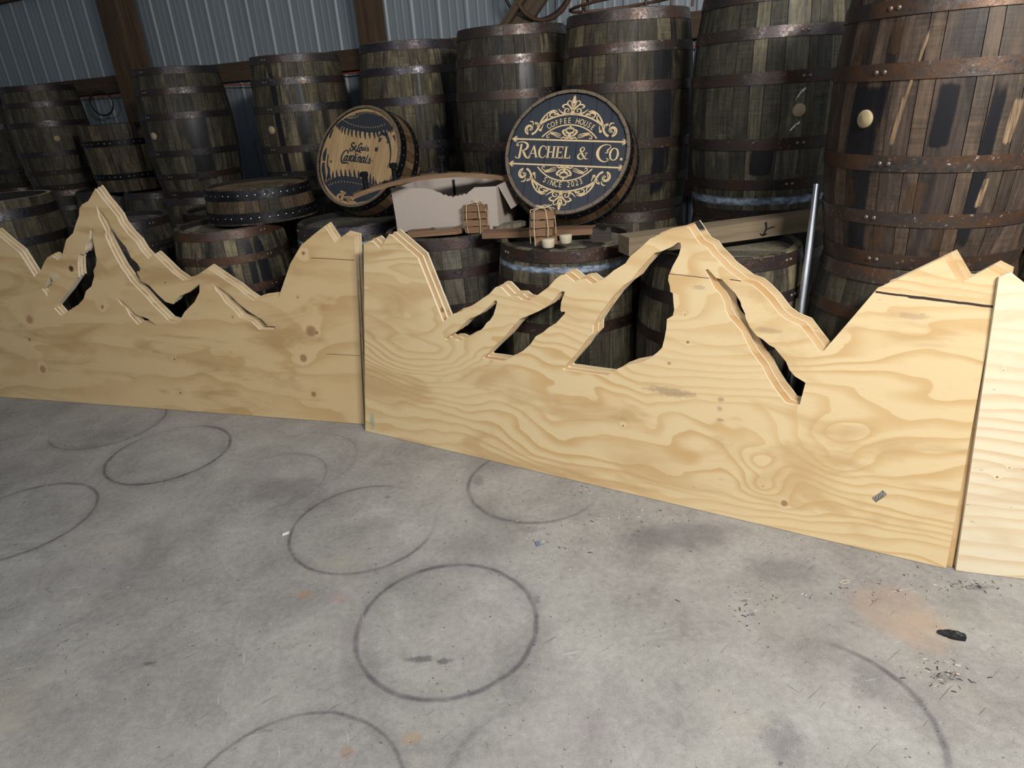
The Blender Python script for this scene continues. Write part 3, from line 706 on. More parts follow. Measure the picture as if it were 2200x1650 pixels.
PC['CH'] = [[[0.4775,0.5181],[0.5067,0.5404],[0.5421,0.5612],[0.5726,0.5923],[0.6069,0.6216],[0.6282,0.6303],[0.6576,0.6448],[0.6865,0.6691],[0.7069,0.6853],[0.7229,0.7044],[0.735,0.7118],[0.7412,0.706],[0.7337,0.6772],[0.724,0.6479],[0.7079,0.6249],[0.6915,0.6124],[0.6751,0.589],[0.6501,0.568],[0.6246,0.5541],[0.5989,0.5437],[0.5685,0.5252],[0.551,0.5175],[0.5289,0.5235],[0.5067,0.5216],[0.4887,0.5138]],[[0.6748,0.4588],[0.7142,0.499],[0.7749,0.5572],[0.8102,0.6004],[0.8487,0.6432],[0.8641,0.6517],[0.9023,0.6694],[0.9362,0.6865],[0.9802,0.7144],[1.0013,0.7398],[1.0187,0.7612],[1.0345,0.7741],[1.0455,0.7717],[1.0375,0.7496],[1.0312,0.7292],[1.0297,0.699],[1.0348,0.6922],[1.0474,0.6954],[1.0514,0.6895],[1.034,0.6693],[1.013,0.6451],[0.9839,0.6266],[0.9584,0.6032],[0.9248,0.5819],[0.9027,0.5478],[0.8646,0.5111],[0.8292,0.4903],[0.7974,0.4698],[0.7711,0.4571],[0.7275,0.4574],[0.6812,0.456]],[[1.0505,0.4636],[1.0798,0.5017],[1.1181,0.5499],[1.1365,0.5806],[1.169,0.6196],[1.1694,0.6543],[1.1936,0.6981],[1.2199,0.7369],[1.2414,0.7701],[1.2804,0.813],[1.3108,0.8371],[1.3311,0.8687],[1.3676,0.9135],[1.3918,0.9401],[1.4171,0.9477],[1.4499,0.9638],[1.4696,0.9791],[1.4801,0.9796],[1.4834,0.9655],[1.4777,0.9366],[1.4599,0.8984],[1.448,0.8642],[1.4473,0.8474],[1.4555,0.827],[1.4595,0.8061],[1.4684,0.8027],[1.4736,0.7691],[1.4788,0.744],[1.4756,0.7222],[1.4551,0.7072],[1.4559,0.6725],[1.4524,0.637],[1.4466,0.6009],[1.4304,0.581],[1.4052,0.5574],[1.3794,0.538],[1.3203,0.5184],[1.2837,0.4993],[1.2377,0.4629],[1.1432,0.4615],[1.0766,0.4615],[1.0585,0.4599]],[[1.5753,0.8894],[1.5778,0.8939],[1.585,0.8944],[1.5978,0.8822],[1.6137,0.8674],[1.6341,0.8632],[1.6592,0.8406],[1.681,0.8221],[1.7038,0.7923],[1.7082,0.7782],[1.7218,0.7563],[1.7265,0.7393],[1.7439,0.709],[1.7691,0.6825],[1.7894,0.6732],[1.8134,0.6556],[1.8305,0.649],[1.8729,0.6057],[1.8863,0.5797],[1.9064,0.5603],[1.9412,0.5433],[1.9336,0.4661],[1.9166,0.4603],[1.8879,0.464],[1.8491,0.5063],[1.8181,0.5472],[1.7986,0.5785],[1.7622,0.619],[1.7425,0.6468],[1.7178,0.6913],[1.6957,0.7125],[1.6704,0.7364],[1.6566,0.7586],[1.6513,0.7817],[1.6337,0.8123],[1.6117,0.8309],[1.5978,0.8532],[1.5874,0.8699]]]
PC['L'] = [[0.2538,0.8984],[0.3078,0.8624],[0.3256,0.8496],[0.4124,0.7129],[0.4457,0.7397],[0.4645,0.7501],[0.4964,0.7937],[0.5251,0.8217],[0.5568,0.8318],[0.5775,0.8192],[0.5981,0.8067],[0.6327,0.8344],[0.6755,0.9173],[0.7282,0.9507],[0.7561,0.9994],[0.7846,1.0403],[0.7959,1.0812],[0.8216,1.1024],[0.854,1.1089],[0.8881,1.1446],[0.9166,1.178],[0.9308,1.1595],[0.9608,1.1187],[0.988,1.0902],[1.014,1.0584],[1.0356,1.0331],[1.051,0.996],[1.0944,0.943],[1.1395,0.902],[1.1685,0.854],[1.208,0.8155],[1.2439,0.8371],[1.2733,0.8132],[1.3171,0.775],[1.3568,0.7392],[1.4146,0.7037],[1.45,0.7072],[1.4866,0.7219],[1.571,0.7692],[1.619,0.7413],[1.6753,0.7065],[1.7385,0.671],[1.7848,0.6362],[1.833,0.6083],[1.8841,0.6235],[1.9428,0.6315],[1.977,0.6219],[2.0031,0.6755],[2.0609,0.7946],[2.1279,0.882],[2.2059,0.9354],[2.262,0.9711],[2.3158,0.8923],[2.3665,0.9301],[2.416,0.9172]]
PC['LH'] = [[[0.5243,0.7182],[0.5327,0.7031],[0.5391,0.6923],[0.5167,0.6636],[0.5003,0.6371],[0.4813,0.6038],[0.47,0.6279],[0.4509,0.6474],[0.4788,0.6588],[0.5019,0.6897]],[[0.8618,0.9781],[0.8696,0.9616],[0.8572,0.9203],[0.8616,0.883],[0.8613,0.8496],[0.8656,0.8119],[0.8546,0.7783],[0.8341,0.7528],[0.8345,0.7231],[0.806,0.6674],[0.7633,0.641],[0.7393,0.5974],[0.701,0.5678],[0.6669,0.5436],[0.6304,0.5349],[0.5994,0.5027],[0.5588,0.5017],[0.5204,0.5404],[0.5743,0.5849],[0.6332,0.6327],[0.6814,0.6798],[0.7264,0.7225],[0.7267,0.7136],[0.7273,0.7478],[0.7336,0.7989],[0.7478,0.8328],[0.7609,0.8454],[0.7757,0.837],[0.7956,0.858],[0.806,0.8873],[0.8359,0.9205],[0.8457,0.9618]],[[0.9134,1.0957],[0.9283,1.0752],[0.977,1.0217],[0.9951,0.9727],[1.0243,0.9276],[1.0464,0.9029],[1.073,0.8741],[1.0959,0.8207],[1.1328,0.792],[1.1491,0.7632],[1.1421,0.7507],[1.1212,0.7485],[1.1429,0.7002],[1.1944,0.6748],[1.2344,0.6345],[1.2875,0.5907],[1.3313,0.5804],[1.3772,0.622],[1.4423,0.6451],[1.5137,0.6897],[1.5084,0.6461],[1.4713,0.5943],[1.4024,0.5411],[1.3651,0.4954],[1.3319,0.4832],[1.2879,0.4933],[1.2391,0.5373],[1.1983,0.574],[1.1586,0.6183],[1.1178,0.6551],[1.0768,0.692],[1.0463,0.7365],[1.0229,0.7662],[0.9866,0.8329],[0.9586,0.892],[0.9423,0.9363],[0.9506,0.9582],[0.9159,1.0315],[0.9119,1.0751]],[[0.9609,0.6127],[1.0046,0.5891],[1.0467,0.5557],[1.0792,0.5221],[1.1596,0.4975],[1.2107,0.4662],[1.0847,0.4649],[1.0397,0.5097],[1.0183,0.5551],[0.9921,0.5698]],[[1.6004,0.6908],[1.6366,0.6697],[1.6848,0.6416],[1.7312,0.5993],[1.7782,0.5642],[1.8178,0.5399],[1.8656,0.516],[1.9038,0.481],[1.945,0.4786],[1.9493,0.4629],[1.8518,0.4599],[1.8054,0.4999],[1.7398,0.5199],[1.7018,0.5626],[1.6621,0.5907],[1.6326,0.6336],[1.6092,0.6549]]]
TH = .0115
def sheet(label, P0, u, lean, poly, holes, w, mat, du=0, dd=0, dn=0, zoff=0., group=None, tilt=0.):
    """one plywood sheet: polygon in (x along foot, z up face); stands on the floor and leans back"""
    u = Vector((*u, 0)).normalized(); n = Vector((-u.y, u.x, 0)); n = n if n.y > 0 else -n
    a = math.radians(lean); d = n * math.sin(a) + Vector((0, 0, 1)) * math.cos(a); N = n * math.cos(a) - Vector((0, 0, 1)) * math.sin(a)
    top = [(px + 0, pz + dd) for px, pz in poly]
    top[-1] = (top[-1][0] + .004, top[-1][1])
    outl = [(0, 0)] + top + [(w, 0)]                               # clockwise seen from the front
    hl = [[(px, pz + dd) for px, pz in h] for h in holes]
    mb = MB(); mb.prism(outl, -TH, 0, 0, hl, 1)
    # prism xy -> sheet x,z ; extrude z -> -y
    mb.v = [(x, -z, y) for x, y, z in mb.v]
    o = link('plywood_cutout', mb.mesh('plywood_cutout', [mat, EDGE]))
    org = Vector(P0) + N * dn + u * du
    org.z = 0
    # the foot of a sheet further back stands further back on the floor
    o.matrix_basis = Matrix(((u.x, N.x, d.x, org.x), (u.y, N.y, d.y, org.y), (u.z, N.z, d.z, org.z + TH * math.sin(a)), (0, 0, 0, 1)))
    return tag(o, label, 'plywood sheet', group)
LIGHT, MID, DRK = (.72, .56, .31), (.55, .36, .155), (.44, .28, .125)
lk = [(.328, .473, .024, .75), (.304, .357, .010, .9), (.368, .185, .022, .75), (.862, .556, .011, .9), (1.298, .693, .006, 1), (1.303, .283, .007, 1),
      (1.318, .098, .007, 1), (2.138, .844, .010, 1), (2.15, .463, .027, .75), (2.183, .455, .008, 1), (2.097, .3215, .019, .8), (2.142, .138, .015, .95), (1.697, .521, .006, .8), (2.089, .6285, .005, 1), (.681, .762, .017, 1)]
ck = [(1.9296, .1005, .011, .85), (1.4775, .5463, .006, .7), (1.124, .5354, .002, 1), (1.519, .7316, .005, .6), (1.538, .632, .006, .9), (1.319, .274, .005, .8), (1.853, .147, .003, .6)]
MC = ply_mat('plywood_face_centre', (.72, .555, .315), (.575, .365, .155), (.545, .36, .17), 19, 11, 1, ck,
             cracks=[(2.10, 2.28, .860, .850, .007), (2.19, 2.42, .853, .842, .008), (1.44, 1.60, .870, .864, .0025), (1.66, 1.75, .865, .861, .003)],
             bulls=[(1.842, .242, .05, 2.6), (1.853, .147, .045, 2.4), (2.076, .383, .06, 2.2), (2.085, .285, .05, 1.8), (.45, .45, .16, 2.5), (.2, .38, .12, 2.2), (1.45, .75, .12, 1.6)], faint=.85, patches=.75,
             spots=[(.045, .055, .018, .05, (.22, .36, .29), .6), (1.49, .44, .11, .022, (.36, .25, .155), .7), (1.80, .705, .06, .012, (.36, .25, .155), .55), (1.675, .44, .014, .010, (.36, .25, .155), .7), (1.675, .405, .012, .012, (.36, .25, .155), .6), (1.68, .365, .014, .008, (.36, .25, .155), .6), (2.21, .795, .06, .012, (.36, .25, .155), .5), (1.30, .30, .05, .012, (.36, .25, .155), .3), (1.56, .83, .03, .01, (.36, .25, .155), .5)])
ML = ply_mat('plywood_face_left', (.60, .44, .235), (.485, .315, .14), (.41, .265, .12), 5.5, 4.2, 2, lk,
             cracks=[(2.177, 2.414, .822, .811, .003), (2.226, 2.419, .349, .349, .0022)], patches=.8, faint=.8, spots=[(.681, .762, .018, .018, (.05, .03, .02), 1.), (.56, .72, .05, .02, (.62, .56, .42), .5)])
MR = ply_mat('plywood_face_right', (.73, .63, .45), (.60, .43, .245), (.60, .46, .29), 26, 6, 3, [(.0907, .3607, .003, .7), (.0642, .3281, .004, .9), (.03, .66, .003, .6)], patches=.6, faint=.8)
MB1 = ply_mat('plywood_face_orange', (.56, .39, .205), (.50, .30, .13), (.46, .28, .13), 10, 6, 4, [(.44, .64, .012, 1), (.455, .60, .010, .8)], patches=.8)
MB2 = ply_mat('plywood_face_tan', (.62, .47, .28), (.50, .33, .17), (.44, .28, .14), 12, 5, 5, [], patches=.6)
MB3 = ply_mat('plywood_face_scorched', (.54, .40, .225), (.45, .29, .14), (.42, .27, .13), 12, 5, 6, [], patches=.6, spots=[(1.50, 1.035, .035, .03, (.02, .018, .018), 1.)])
GC, GL, GR = 'sheets of the middle stack', 'sheets of the left stack', 'sheets of the right stack'
P0C, UC = (-.7375, 2.9055, 0), (.8591, -.5118)
FRONT = sheet('front sheet of the middle mountain stack, four slots and a long split at upper right', P0C, UC, 10, PC['C'], PC['CH'], 2.4305, MC, group=GC)
sheet('second sheet of the middle mountain stack, its edge a thin strip above the front one', P0C, UC, 10, PC['C'], PC['CH'], 2.4305, MB1, du=.017, dd=.008, dn=.0135, group=GC)
sheet('rearmost sheet of the middle mountain stack, black scorch on its main peak', P0C, UC, 10, PC['C'], PC['CH'], 2.4305, MB3, du=.031, dd=.018, dn=.027, group=GC)
P0L, UL = (-3.072, 3.679, 0), (.9573, -.2892)
PL = [(0, .93), (.06, .955), (.11, .91), (.165, .965)] + PC['L']
sheet('left plywood mountain cutout, frontmost sheet with round knots and five slots', P0L, UL, 12.5, PL, PC['LH'], 2.4195, ML, group=GL)
sheet('second sheet of the left mountain stack', P0L, UL, 12.5, PL, PC['LH'], 2.4195, MB2, du=.008, dd=.007, dn=.014, group=GL)
sheet('rearmost sheet of the left mountain stack', P0L, UL, 12.5, PL, PC['LH'], 2.4195, ML, du=.017, dd=.014, dn=.028, group=GL)
P0R, UR = (1.374, 1.649, 0), (.9498, -.313)
PR = [(-.0213, .9296), (.0054, .9444), (.055, .905), (.11, .962)] + [(x - .04, z) for x, z in PC['C'][5:]]
sheet('right plywood mountain cutout at the right edge of the photo, pale wavy grain', P0R, UR, 9.5, PR, PC['CH'], 2.43, MR, group=GR)

k = M('speckled_tag', .6); _n = k.noise(k.mp(k.obj(), (320, 320, 320)), 1, 3, .8)
TAG = k.out(k.mix(k.ss(_n, .48, .54), (.03, .028, .028), (.42, .38, .32)))
mb = MB(); mb.box((-.022, -.0006, -.0095), (.022, .0, .0095)); link('printed_tag', mb.mesh('printed_tag', TAG), FRONT, Matrix.Translation((2.212, -.0001, .198)) @ Matrix.Rotation(DEG(-52), 4, 'Y'))
# ------------------------------------------------------------------ round carved barrel ends
def cat_rom(pts, n=6):
    P = [Vector((p[0], p[1], 0)) for p in pts]; out = []
    for i in range(len(P) - 1):
        a, b, c, d = P[max(i - 1, 0)], P[i], P[i + 1], P[min(i + 2, len(P) - 1)]
        for j in range(n):
            t = j / n
            q = .5 * ((2 * b) + (c - a) * t + (2 * a - 5 * b + 4 * c - d) * t * t + (3 * b - a - 3 * c + d) * t ** 3)
            out.append((q.x, q.y))
    out.append((P[-1].x, P[-1].y)); return out
def ribbon(mb, pts, w, z=0., h=.0012, smooth=True, ends=True):
    """flat raised stroke; w = width or list of widths along it"""
    q = cat_rom(pts, 5) if smooth and len(pts) > 2 else [tuple(p[:2]) for p in pts]
    n = len(q); ws = w if isinstance(w, (list, tuple)) else [w, w]
    L, R = [], []
    for i, p in enumerate(q):
        a = q[max(i - 1, 0)]; b = q[min(i + 1, n - 1)]
        tx, ty = b[0] - a[0], b[1] - a[1]; l = math.hypot(tx, ty) or 1; tx /= l; ty /= l
        t = i / (n - 1) * (len(ws) - 1); k = min(int(t), len(ws) - 2); ww = (ws[k] + (ws[k + 1] - ws[k]) * (t - k)) / 2
        L.append((p[0] - ty * ww, p[1] + tx * ww)); R.append((p[0] + ty * ww, p[1] - tx * ww))
    vs = [(*p, z + h) for p in L] + [(*p, z + h) for p in R] + [(*p, z) for p in L] + [(*p, z) for p in R]
    fs = []
    for i in range(n - 1):
        fs += [(n + i, n + i + 1, i + 1, i), (i, i + 1, 2 * n + i + 1, 2 * n + i), (n + i + 1, n + i, 3 * n + i, 3 * n + i + 1)]
    fs += [(0, 2 * n, 3 * n, n), (n - 1, 2 * n - 1, 4 * n - 1, 3 * n - 1)]
    mb.add(vs, fs)
def blob(mb, poly, z=0., h=.0012): mb.prism(poly, z, z + h)
def circ(cx, cy, r, n=16): return [(cx + r * math.cos(2 * PI * i / n), cy + r * math.sin(2 * PI * i / n)) for i in range(n)]
def spiral(cx, cy, r0, r1, a0, a1, n=14): return [(cx + (r0 + (r1 - r0) * i / n) * math.cos(a0 + (a1 - a0) * i / n), cy + (r0 + (r1 - r0) * i / n) * math.sin(a0 + (a1 - a0) * i / n)) for i in range(n + 1)]
def text_mesh(txt, size, shear=0., bold=0., extr=.0006, spacing=1.):
    cu = bpy.data.curves.new('t', 'FONT'); cu.body = txt; cu.size = size; cu.shear = shear; cu.offset = bold; cu.extrude = extr
    cu.align_x = 'CENTER'; cu.align_y = 'CENTER'; cu.space_character = spacing; cu.resolution_u = 4
    o = bpy.data.objects.new('t', cu); COL.objects.link(o)
    bpy.context.view_layer.update()
    me = bpy.data.meshes.new_from_object(o.evaluated_get(bpy.context.evaluated_depsgraph_get()))
    bpy.data.objects.remove(o); bpy.data.curves.remove(cu)
    return me
def text_into(mb, txt, size, mat, **k):
    me = text_mesh(txt, size, **k)
    mb.add([mat @ v.co for v in me.vertices], [tuple(p.vertices) for p in me.polygons]); bpy.data.meshes.remove(me)
def two_sides(fn, s):
    """the left and the right copy of a flourish, each its own part"""
    for sx in (1, -1):
        a = MB(); fn(a); mb = MB()
        mb.add([(sx * x, s * y, z) for x, y, z in a.v], a.f if s * sx > 0 else [f[::-1] for f in a.f])
        gold_part('scroll_ornament', mb)
def mirror_x(fn, mb):
    a = MB(); fn(a); mb.add(a.v, a.f)
    mb.add([(-x, y, z) for x, y, z in a.v], [f[::-1] for f in a.f])
def drum(name, label, cat, mat, depth, seed, boards_mat, body=None, hoops=((.004, .044), (.112, .150)), nailrows=True, rimmat=None, face_in=.016, tint=(1, 1, 1), bcol=(1, 1, 1), nb=7, brot=0.):
    """short sawn-off barrel end; +z = its finished face, face plane at z = 0, body behind"""
    root = empty(name, label, cat, mat)
    inner = Matrix.Rotation(PI, 4, 'X')                           # barrel space z up the barrel -> behind the face
    a = random.Random(seed).uniform(0, 6); rr = random.Random(seed + 3)
    for u in stave_seq(seed):
        w = 2 * PI * u / 150; t = rr.uniform(.75, 1.25)
        link('stave', stave_mesh(u, 150, 0, depth, HT, RB, RH, body or OAKD, raw=rimmat, th=.014), root, inner @ rotz(a + w / 2), (tint[0] * t, tint[1] * t, tint[2] * t, .5 * rr.choice((0, .4, 1, 1.4))))
        a += w
    for z0, z1 in hoops:
        h = link('hoop', hoop_mesh(z0, z1, HT, RB, RH, HOOPK), root, inner, (1, 1, 1, .15))
        if nailrows: nails(h, ((z0 + z1) / 2,), HT, RB, RH, 40, seed=seed)
    R = RH - .0125
    for me in board_meshes(R, .018, nb, boards_mat, seed % 3):
        t = rr.uniform(.93, 1.07)
        link('head_board', me, root, rotz(brot) @ Matrix.Translation((0, 0, -face_in)), (bcol[0] * t, bcol[1] * t, bcol[2] * t, .2))
    return root
def frame(c, az, ti, roll=0.):
    n = Vector((math.sin(az) * math.cos(ti), -math.cos(az) * math.cos(ti), math.sin(ti)))
    e1 = Vector((math.cos(az), math.sin(az), 0)); e2 = n.cross(e1)
    m_ = Matrix(((e1.x, e2.x, n.x, c[0]), (e1.y, e2.y, n.y, c[1]), (e1.z, e2.z, n.z, c[2]), (0, 0, 0, 1)))
    return m_ @ rotz(roll)
k = M('navy_paint', .42, spec=.4); _n = k.noise(k.mp(k.obj(), (50, 4, 4)), 1, 4, .6)
NAVY = k.out(k.mix(_n, (.024, .029, .038), (.040, .047, .060)), bump=_n, strength=.12)
k = M('pale_face_oak', .5, spec=.35); _i = k.info()
_p = k.vm('ADD', k.obj(), k.comb(0., k.m('MULTIPLY', _i['Random'], 9.), 0.)); _n = k.noise(k.mp(_p, (70, 3, 3)), 1, 4, .65); _b = k.noise(k.mp(_p, (9, 2, 2)), 1, 3, .6)
FACEW = k.out(k.mix(1., k.ramp(k.m('ADD', k.m('MULTIPLY', _n, .5), k.m('MULTIPLY', _b, .5)), [(.3, (.27, .165, .075)), (.7, (.50, .34, .175))]), _i['Color'], 'MULTIPLY'), bump=_n, strength=.15)
NAVYK = plain('dark_slate_paint', (.024, .028, .036), .5, var=.15)
k = M('rim_wood', .5, spec=.4); _n = k.noise(k.mp(k.obj(), (30, 30, 30)), 1, 4, .6)
RIMW = k.out(k.mix(_n, (.07, .052, .036), (.19, .145, .10)), bump=_n, strength=.3)

# ---- coffee house sign
U = .297
SG = drum('coffee_house_sign', 'round navy barrel-end sign with pale gold ornaments and RACHEL & CO. lettering', 'sign', frame((.315, 3.141, 1.222), -.311, .486, DEG(-4.2)), .165, 81, NAVY, rimmat='rim_wood', brot=.05)
FZ = -.0158
def gold_part(name, mb, parent=SG, mat=GOLD):
    u_ = U if parent is SG else .287
    mb.v = [(x * u_, y * u_, FZ + z) for x, y, z in mb.v]
    return link(name, mb.mesh(name, mat), parent)
# bars with leaf tips
for yy in (.192, -.200):
    mb = MB(); mb.box((-.83, yy - .0125, 0), (.83, yy + .0125, .0012))
    for s in (-1, 1):
        T = lambda pts: [(s * (.87 + a) - s * .0, yy + b) for a, b in pts][::s]
        blob(mb, T([(-.05, -.016), (-.02, -.02), (-.045, -.052), (-.012, -.04), (.012, -.018), (.05, 0), (.012, .018), (-.012, .04), (-.045, .052), (-.02, .02), (-.05, .016)]))
        ribbon(mb, [(s * .825, yy - .03), (s * .825, yy + .03)], .012)
    gold_part('bar', mb)
# big lettering drawn as strokes, unit height 1
TK, TN = .17, .075
def serif(mb, x, y, w=.24): ribbon(mb, [(x - w / 2, y), (x + w / 2, y)], .05, smooth=False)
def g_A(m): ribbon(m, [(.02, 0), (.36, 1)], [TN, TN * 1.1], smooth=False); ribbon(m, [(.34, 1), (.72, 0)], [TK, TK], smooth=False); ribbon(m, [(.13, .33), (.58, .33)], TN * .8, smooth=False); serif(m, .02, .02, .22); serif(m, .72, .02, .3)
def g_C(m): ribbon(m, [(.70, .78), (.60, .93), (.40, 1.0), (.18, .86), (.08, .5), (.18, .14), (.40, .0), (.62, .07), (.74, .25)], [.08, .06, .07, .14, .19, .14, .07, .05, .04]); ribbon(m, [(.70, 1.0), (.70, .68)], [.03, .09], smooth=False)
def g_H(m):
    for x in (.14, .66): ribbon(m, [(x, 0), (x, 1)], TK, smooth=False); serif(m, x, .02, .32); serif(m, x, .98, .32)
    ribbon(m, [(.14, .5), (.66, .5)], TN, smooth=False)
def g_E(m):
    ribbon(m, [(.14, 0), (.14, 1)], TK, smooth=False); serif(m, .12, .02, .3); serif(m, .12, .98, .3)
    ribbon(m, [(.1, .965), (.62, .965)], .07, smooth=False); ribbon(m, [(.1, .5), (.5, .5)], .065, smooth=False); ribbon(m, [(.1, .035), (.64, .035)], .07, smooth=False)
    ribbon(m, [(.61, 1.0), (.60, .76)], [.1, .03], smooth=False); ribbon(m, [(.63, 0.0), (.66, .27)], [.1, .03], smooth=False); ribbon(m, [(.49, .6), (.49, .4)], .05, smooth=False)
def g_L(m):
    ribbon(m, [(.14, 0), (.14, 1)], TK, smooth=False); serif(m, .14, .98, .34); serif(m, .12, .02, .3); ribbon(m, [(.1, .035), (.6, .035)], .07, smooth=False); ribbon(m, [(.58, 0.0), (.62, .3)], [.12, .03], smooth=False)
def g_O(m): ribbon(m, [(.38, 1.0), (.16, .86), (.07, .5), (.16, .14), (.38, 0), (.60, .14), (.69, .5), (.60, .86), (.38, 1.0)], [.06, .12, .17, .12, .06, .12, .17, .12, .06])
def g_amp(m): ribbon(m, [(.80, .02), (.62, .12), (.36, .50), (.22, .76), (.30, .95), (.46, .97), (.54, .82), (.42, .62), (.18, .42), (.08, .22), (.18, .04), (.38, -.01), (.58, .10), (.70, .32), (.74, .50)], [.1, .14, .17, .14, .07, .07, .09, .08, .1, .15, .14, .08, .06, .05, .05]); serif(m, .74, .52, .24); serif(m, .82, .03, .2)
def g_R(m):
    ribbon(m, [(.30, -.06), (.32, .5), (.34, 1.12)], [.15, .14, .12]); ribbon(m, [(.34, -.04), (.20, -.12), (.02, -.05), (.05, .03)], [.1, .07, .05, .07])
    ribbon(m, [(.02, .98), (.0, 1.08), (.06, 1.20), (.25, 1.28), (.50, 1.27), (.74, 1.14), (.80, .90), (.70, .68), (.48, .56), (.36, .58)], [.12, .05, .06, .07, .10, .15, .17, .13, .06, .06])
    ribbon(m, [(.02, .98), (.10, .93), (.14, 1.02), (.08, 1.08)], [.08, .06, .04, .03])
    ribbon(m, [(.48, .58), (.60, .34), (.72, .10), (.86, -.06), (1.02, -.06), (1.06, .05), (.97, .07)], [.09, .16, .16, .10, .05, .05, .05])
def g_Cs(m):
    ribbon(m, [(.66, .76), (.74, .92), (.84, 1.05), (.80, 1.20), (.62, 1.27), (.36, 1.20), (.13, .95), (.05, .55), (.15, .15), (.38, -.10), (.62, -.15), (.78, -.04), (.76, .10), (.66, .10)], [.12, .07, .06, .05, .06, .09, .15, .2, .17, .11, .07, .05, .06, .09])
    ribbon(m, [(.66, .76), (.70, .62), (.60, .56), (.52, .64)], [.10, .07, .05, .03])
def glyph(fn, x, y, sx, sy):
    a = MB(); fn(a); mb = MB(); mb.add([(x + vx * sx, y + vy * sy, vz) for vx, vy, vz in a.v], a.f); gold_part('letter', mb)
for fn, x, sx in ((g_R, -.815, .225), (g_A, -.595, .170), (g_C, -.452, .170), (g_H, -.318, .165), (g_E, -.170, .165), (g_L, -.040, .155), (g_amp, .165, .185), (g_Cs, .462, .235), (g_O, .650, .190)):
    glyph(fn, x, -.090, sx, .185)
mb = MB(); blob(mb, circ(.842, -.070, .020)); gold_part('letter', mb)
# curved lines of small capitals
def arc_text(txt, R, cy, a_mid, step, size, top=True, squash=.70):
    n = len(txt)
    for i, ch in enumerate(txt):
        if ch == ' ': continue
        t = (i - (n - 1) / 2) * step
        ang = a_mid - t if top else a_mid + t
        m_ = Matrix.Translation((R * math.cos(ang), cy + R * math.sin(ang), .0006)) @ rotz(ang - PI / 2 if top else ang + PI / 2) @ Matrix.Diagonal((squash * (.5 if ch == 'I' else 1), 1, 1, 1))
        mb = MB(); text_into(mb, ch, size, m_, bold=.0008); gold_part('letter', mb)
arc_text('COFFEE HOUSE', .648, -.150, PI / 2 + .0, .101, .122)
arc_text('SINCE 2023', .650, .150, -PI / 2, .100, .130, top=False)
def arcl(R, cy, a0, a1, s=1): return [(R * math.cos(a0 + (a1 - a0) * i / 24), s * (cy + R * math.sin(a0 + (a1 - a0) * i / 24))) for i in range(25)]
mb = MB()
for s in (1, -1):
    ribbon(mb, arcl(.785, -.185, PI / 2 - .74, PI / 2 + .74, s), .024, smooth=False)
    ribbon(mb, arcl(.555, -.120, PI / 2 - .88, PI / 2 + .88, s), .020, smooth=False)
gold_part('arc_line', mb)
for s in (1, -1):
    for sx in (.470, -.470):
        mb = MB(); blob(mb, circ(sx, s * .345, .024)); gold_part('dot', mb)
def scrolls(m):
    ribbon(m, spiral(.640, .360, .012, .088, PI * 1.9, PI * -.45), [.008, .010, .013, .018, .028])
    ribbon(m, [(.60, .272), (.545, .31), (.500, .40), (.47, .50), (.40, .60), (.31, .655), (.24, .64)], [.034, .03, .028, .026, .022, .018, .012])
    ribbon(m, [(.245, .60), (.30, .63), (.355, .60), (.34, .555), (.305, .565)], [.012, .03, .024, .014, .012])
    ribbon(m, [(.20, .575), (.235, .605), (.29, .585)], [.008, .034, .008])
    ribbon(m, [(.46, .47), (.42, .50), (.385, .545), (.40, .585), (.425, .56)], [.02, .022, .018, .012, .01])
    ribbon(m, [(.50, .40), (.53, .445), (.57, .46), (.545, .42)], [.01, .02, .014, .01])
    ribbon(m, [(.66, .30), (.69, .36), (.655, .40), (.62, .375), (.64, .345)], [.008, .02, .022, .016, .01])
    ribbon(m, [(.59, .42), (.615, .47), (.665, .475)], [.012, .022, .006])
    ribbon(m, [(.44, .43), (.455, .37), (.50, .35)], [.006, .018, .006])
def crown(m):
    ribbon(m, spiral(.085, .665, .008, .050, PI * 1.6, -PI * .3), [.010, .014, .022])
    ribbon(m, [(.02, .62), (.10, .615), (.17, .635), (.235, .69)], [.03, .026, .022, .006])
    ribbon(m, [(.13, .70), (.17, .735), (.125, .765), (.075, .745)], [.01, .026, .022, .01])
    ribbon(m, [(.0, .66), (.045, .72), (.10, .78), (.075, .825), (.04, .80)], [.03, .026, .02, .014, .01])
    ribbon(m, [(.0, .72), (.03, .78), (.02, .84)], [.03, .02, .01])
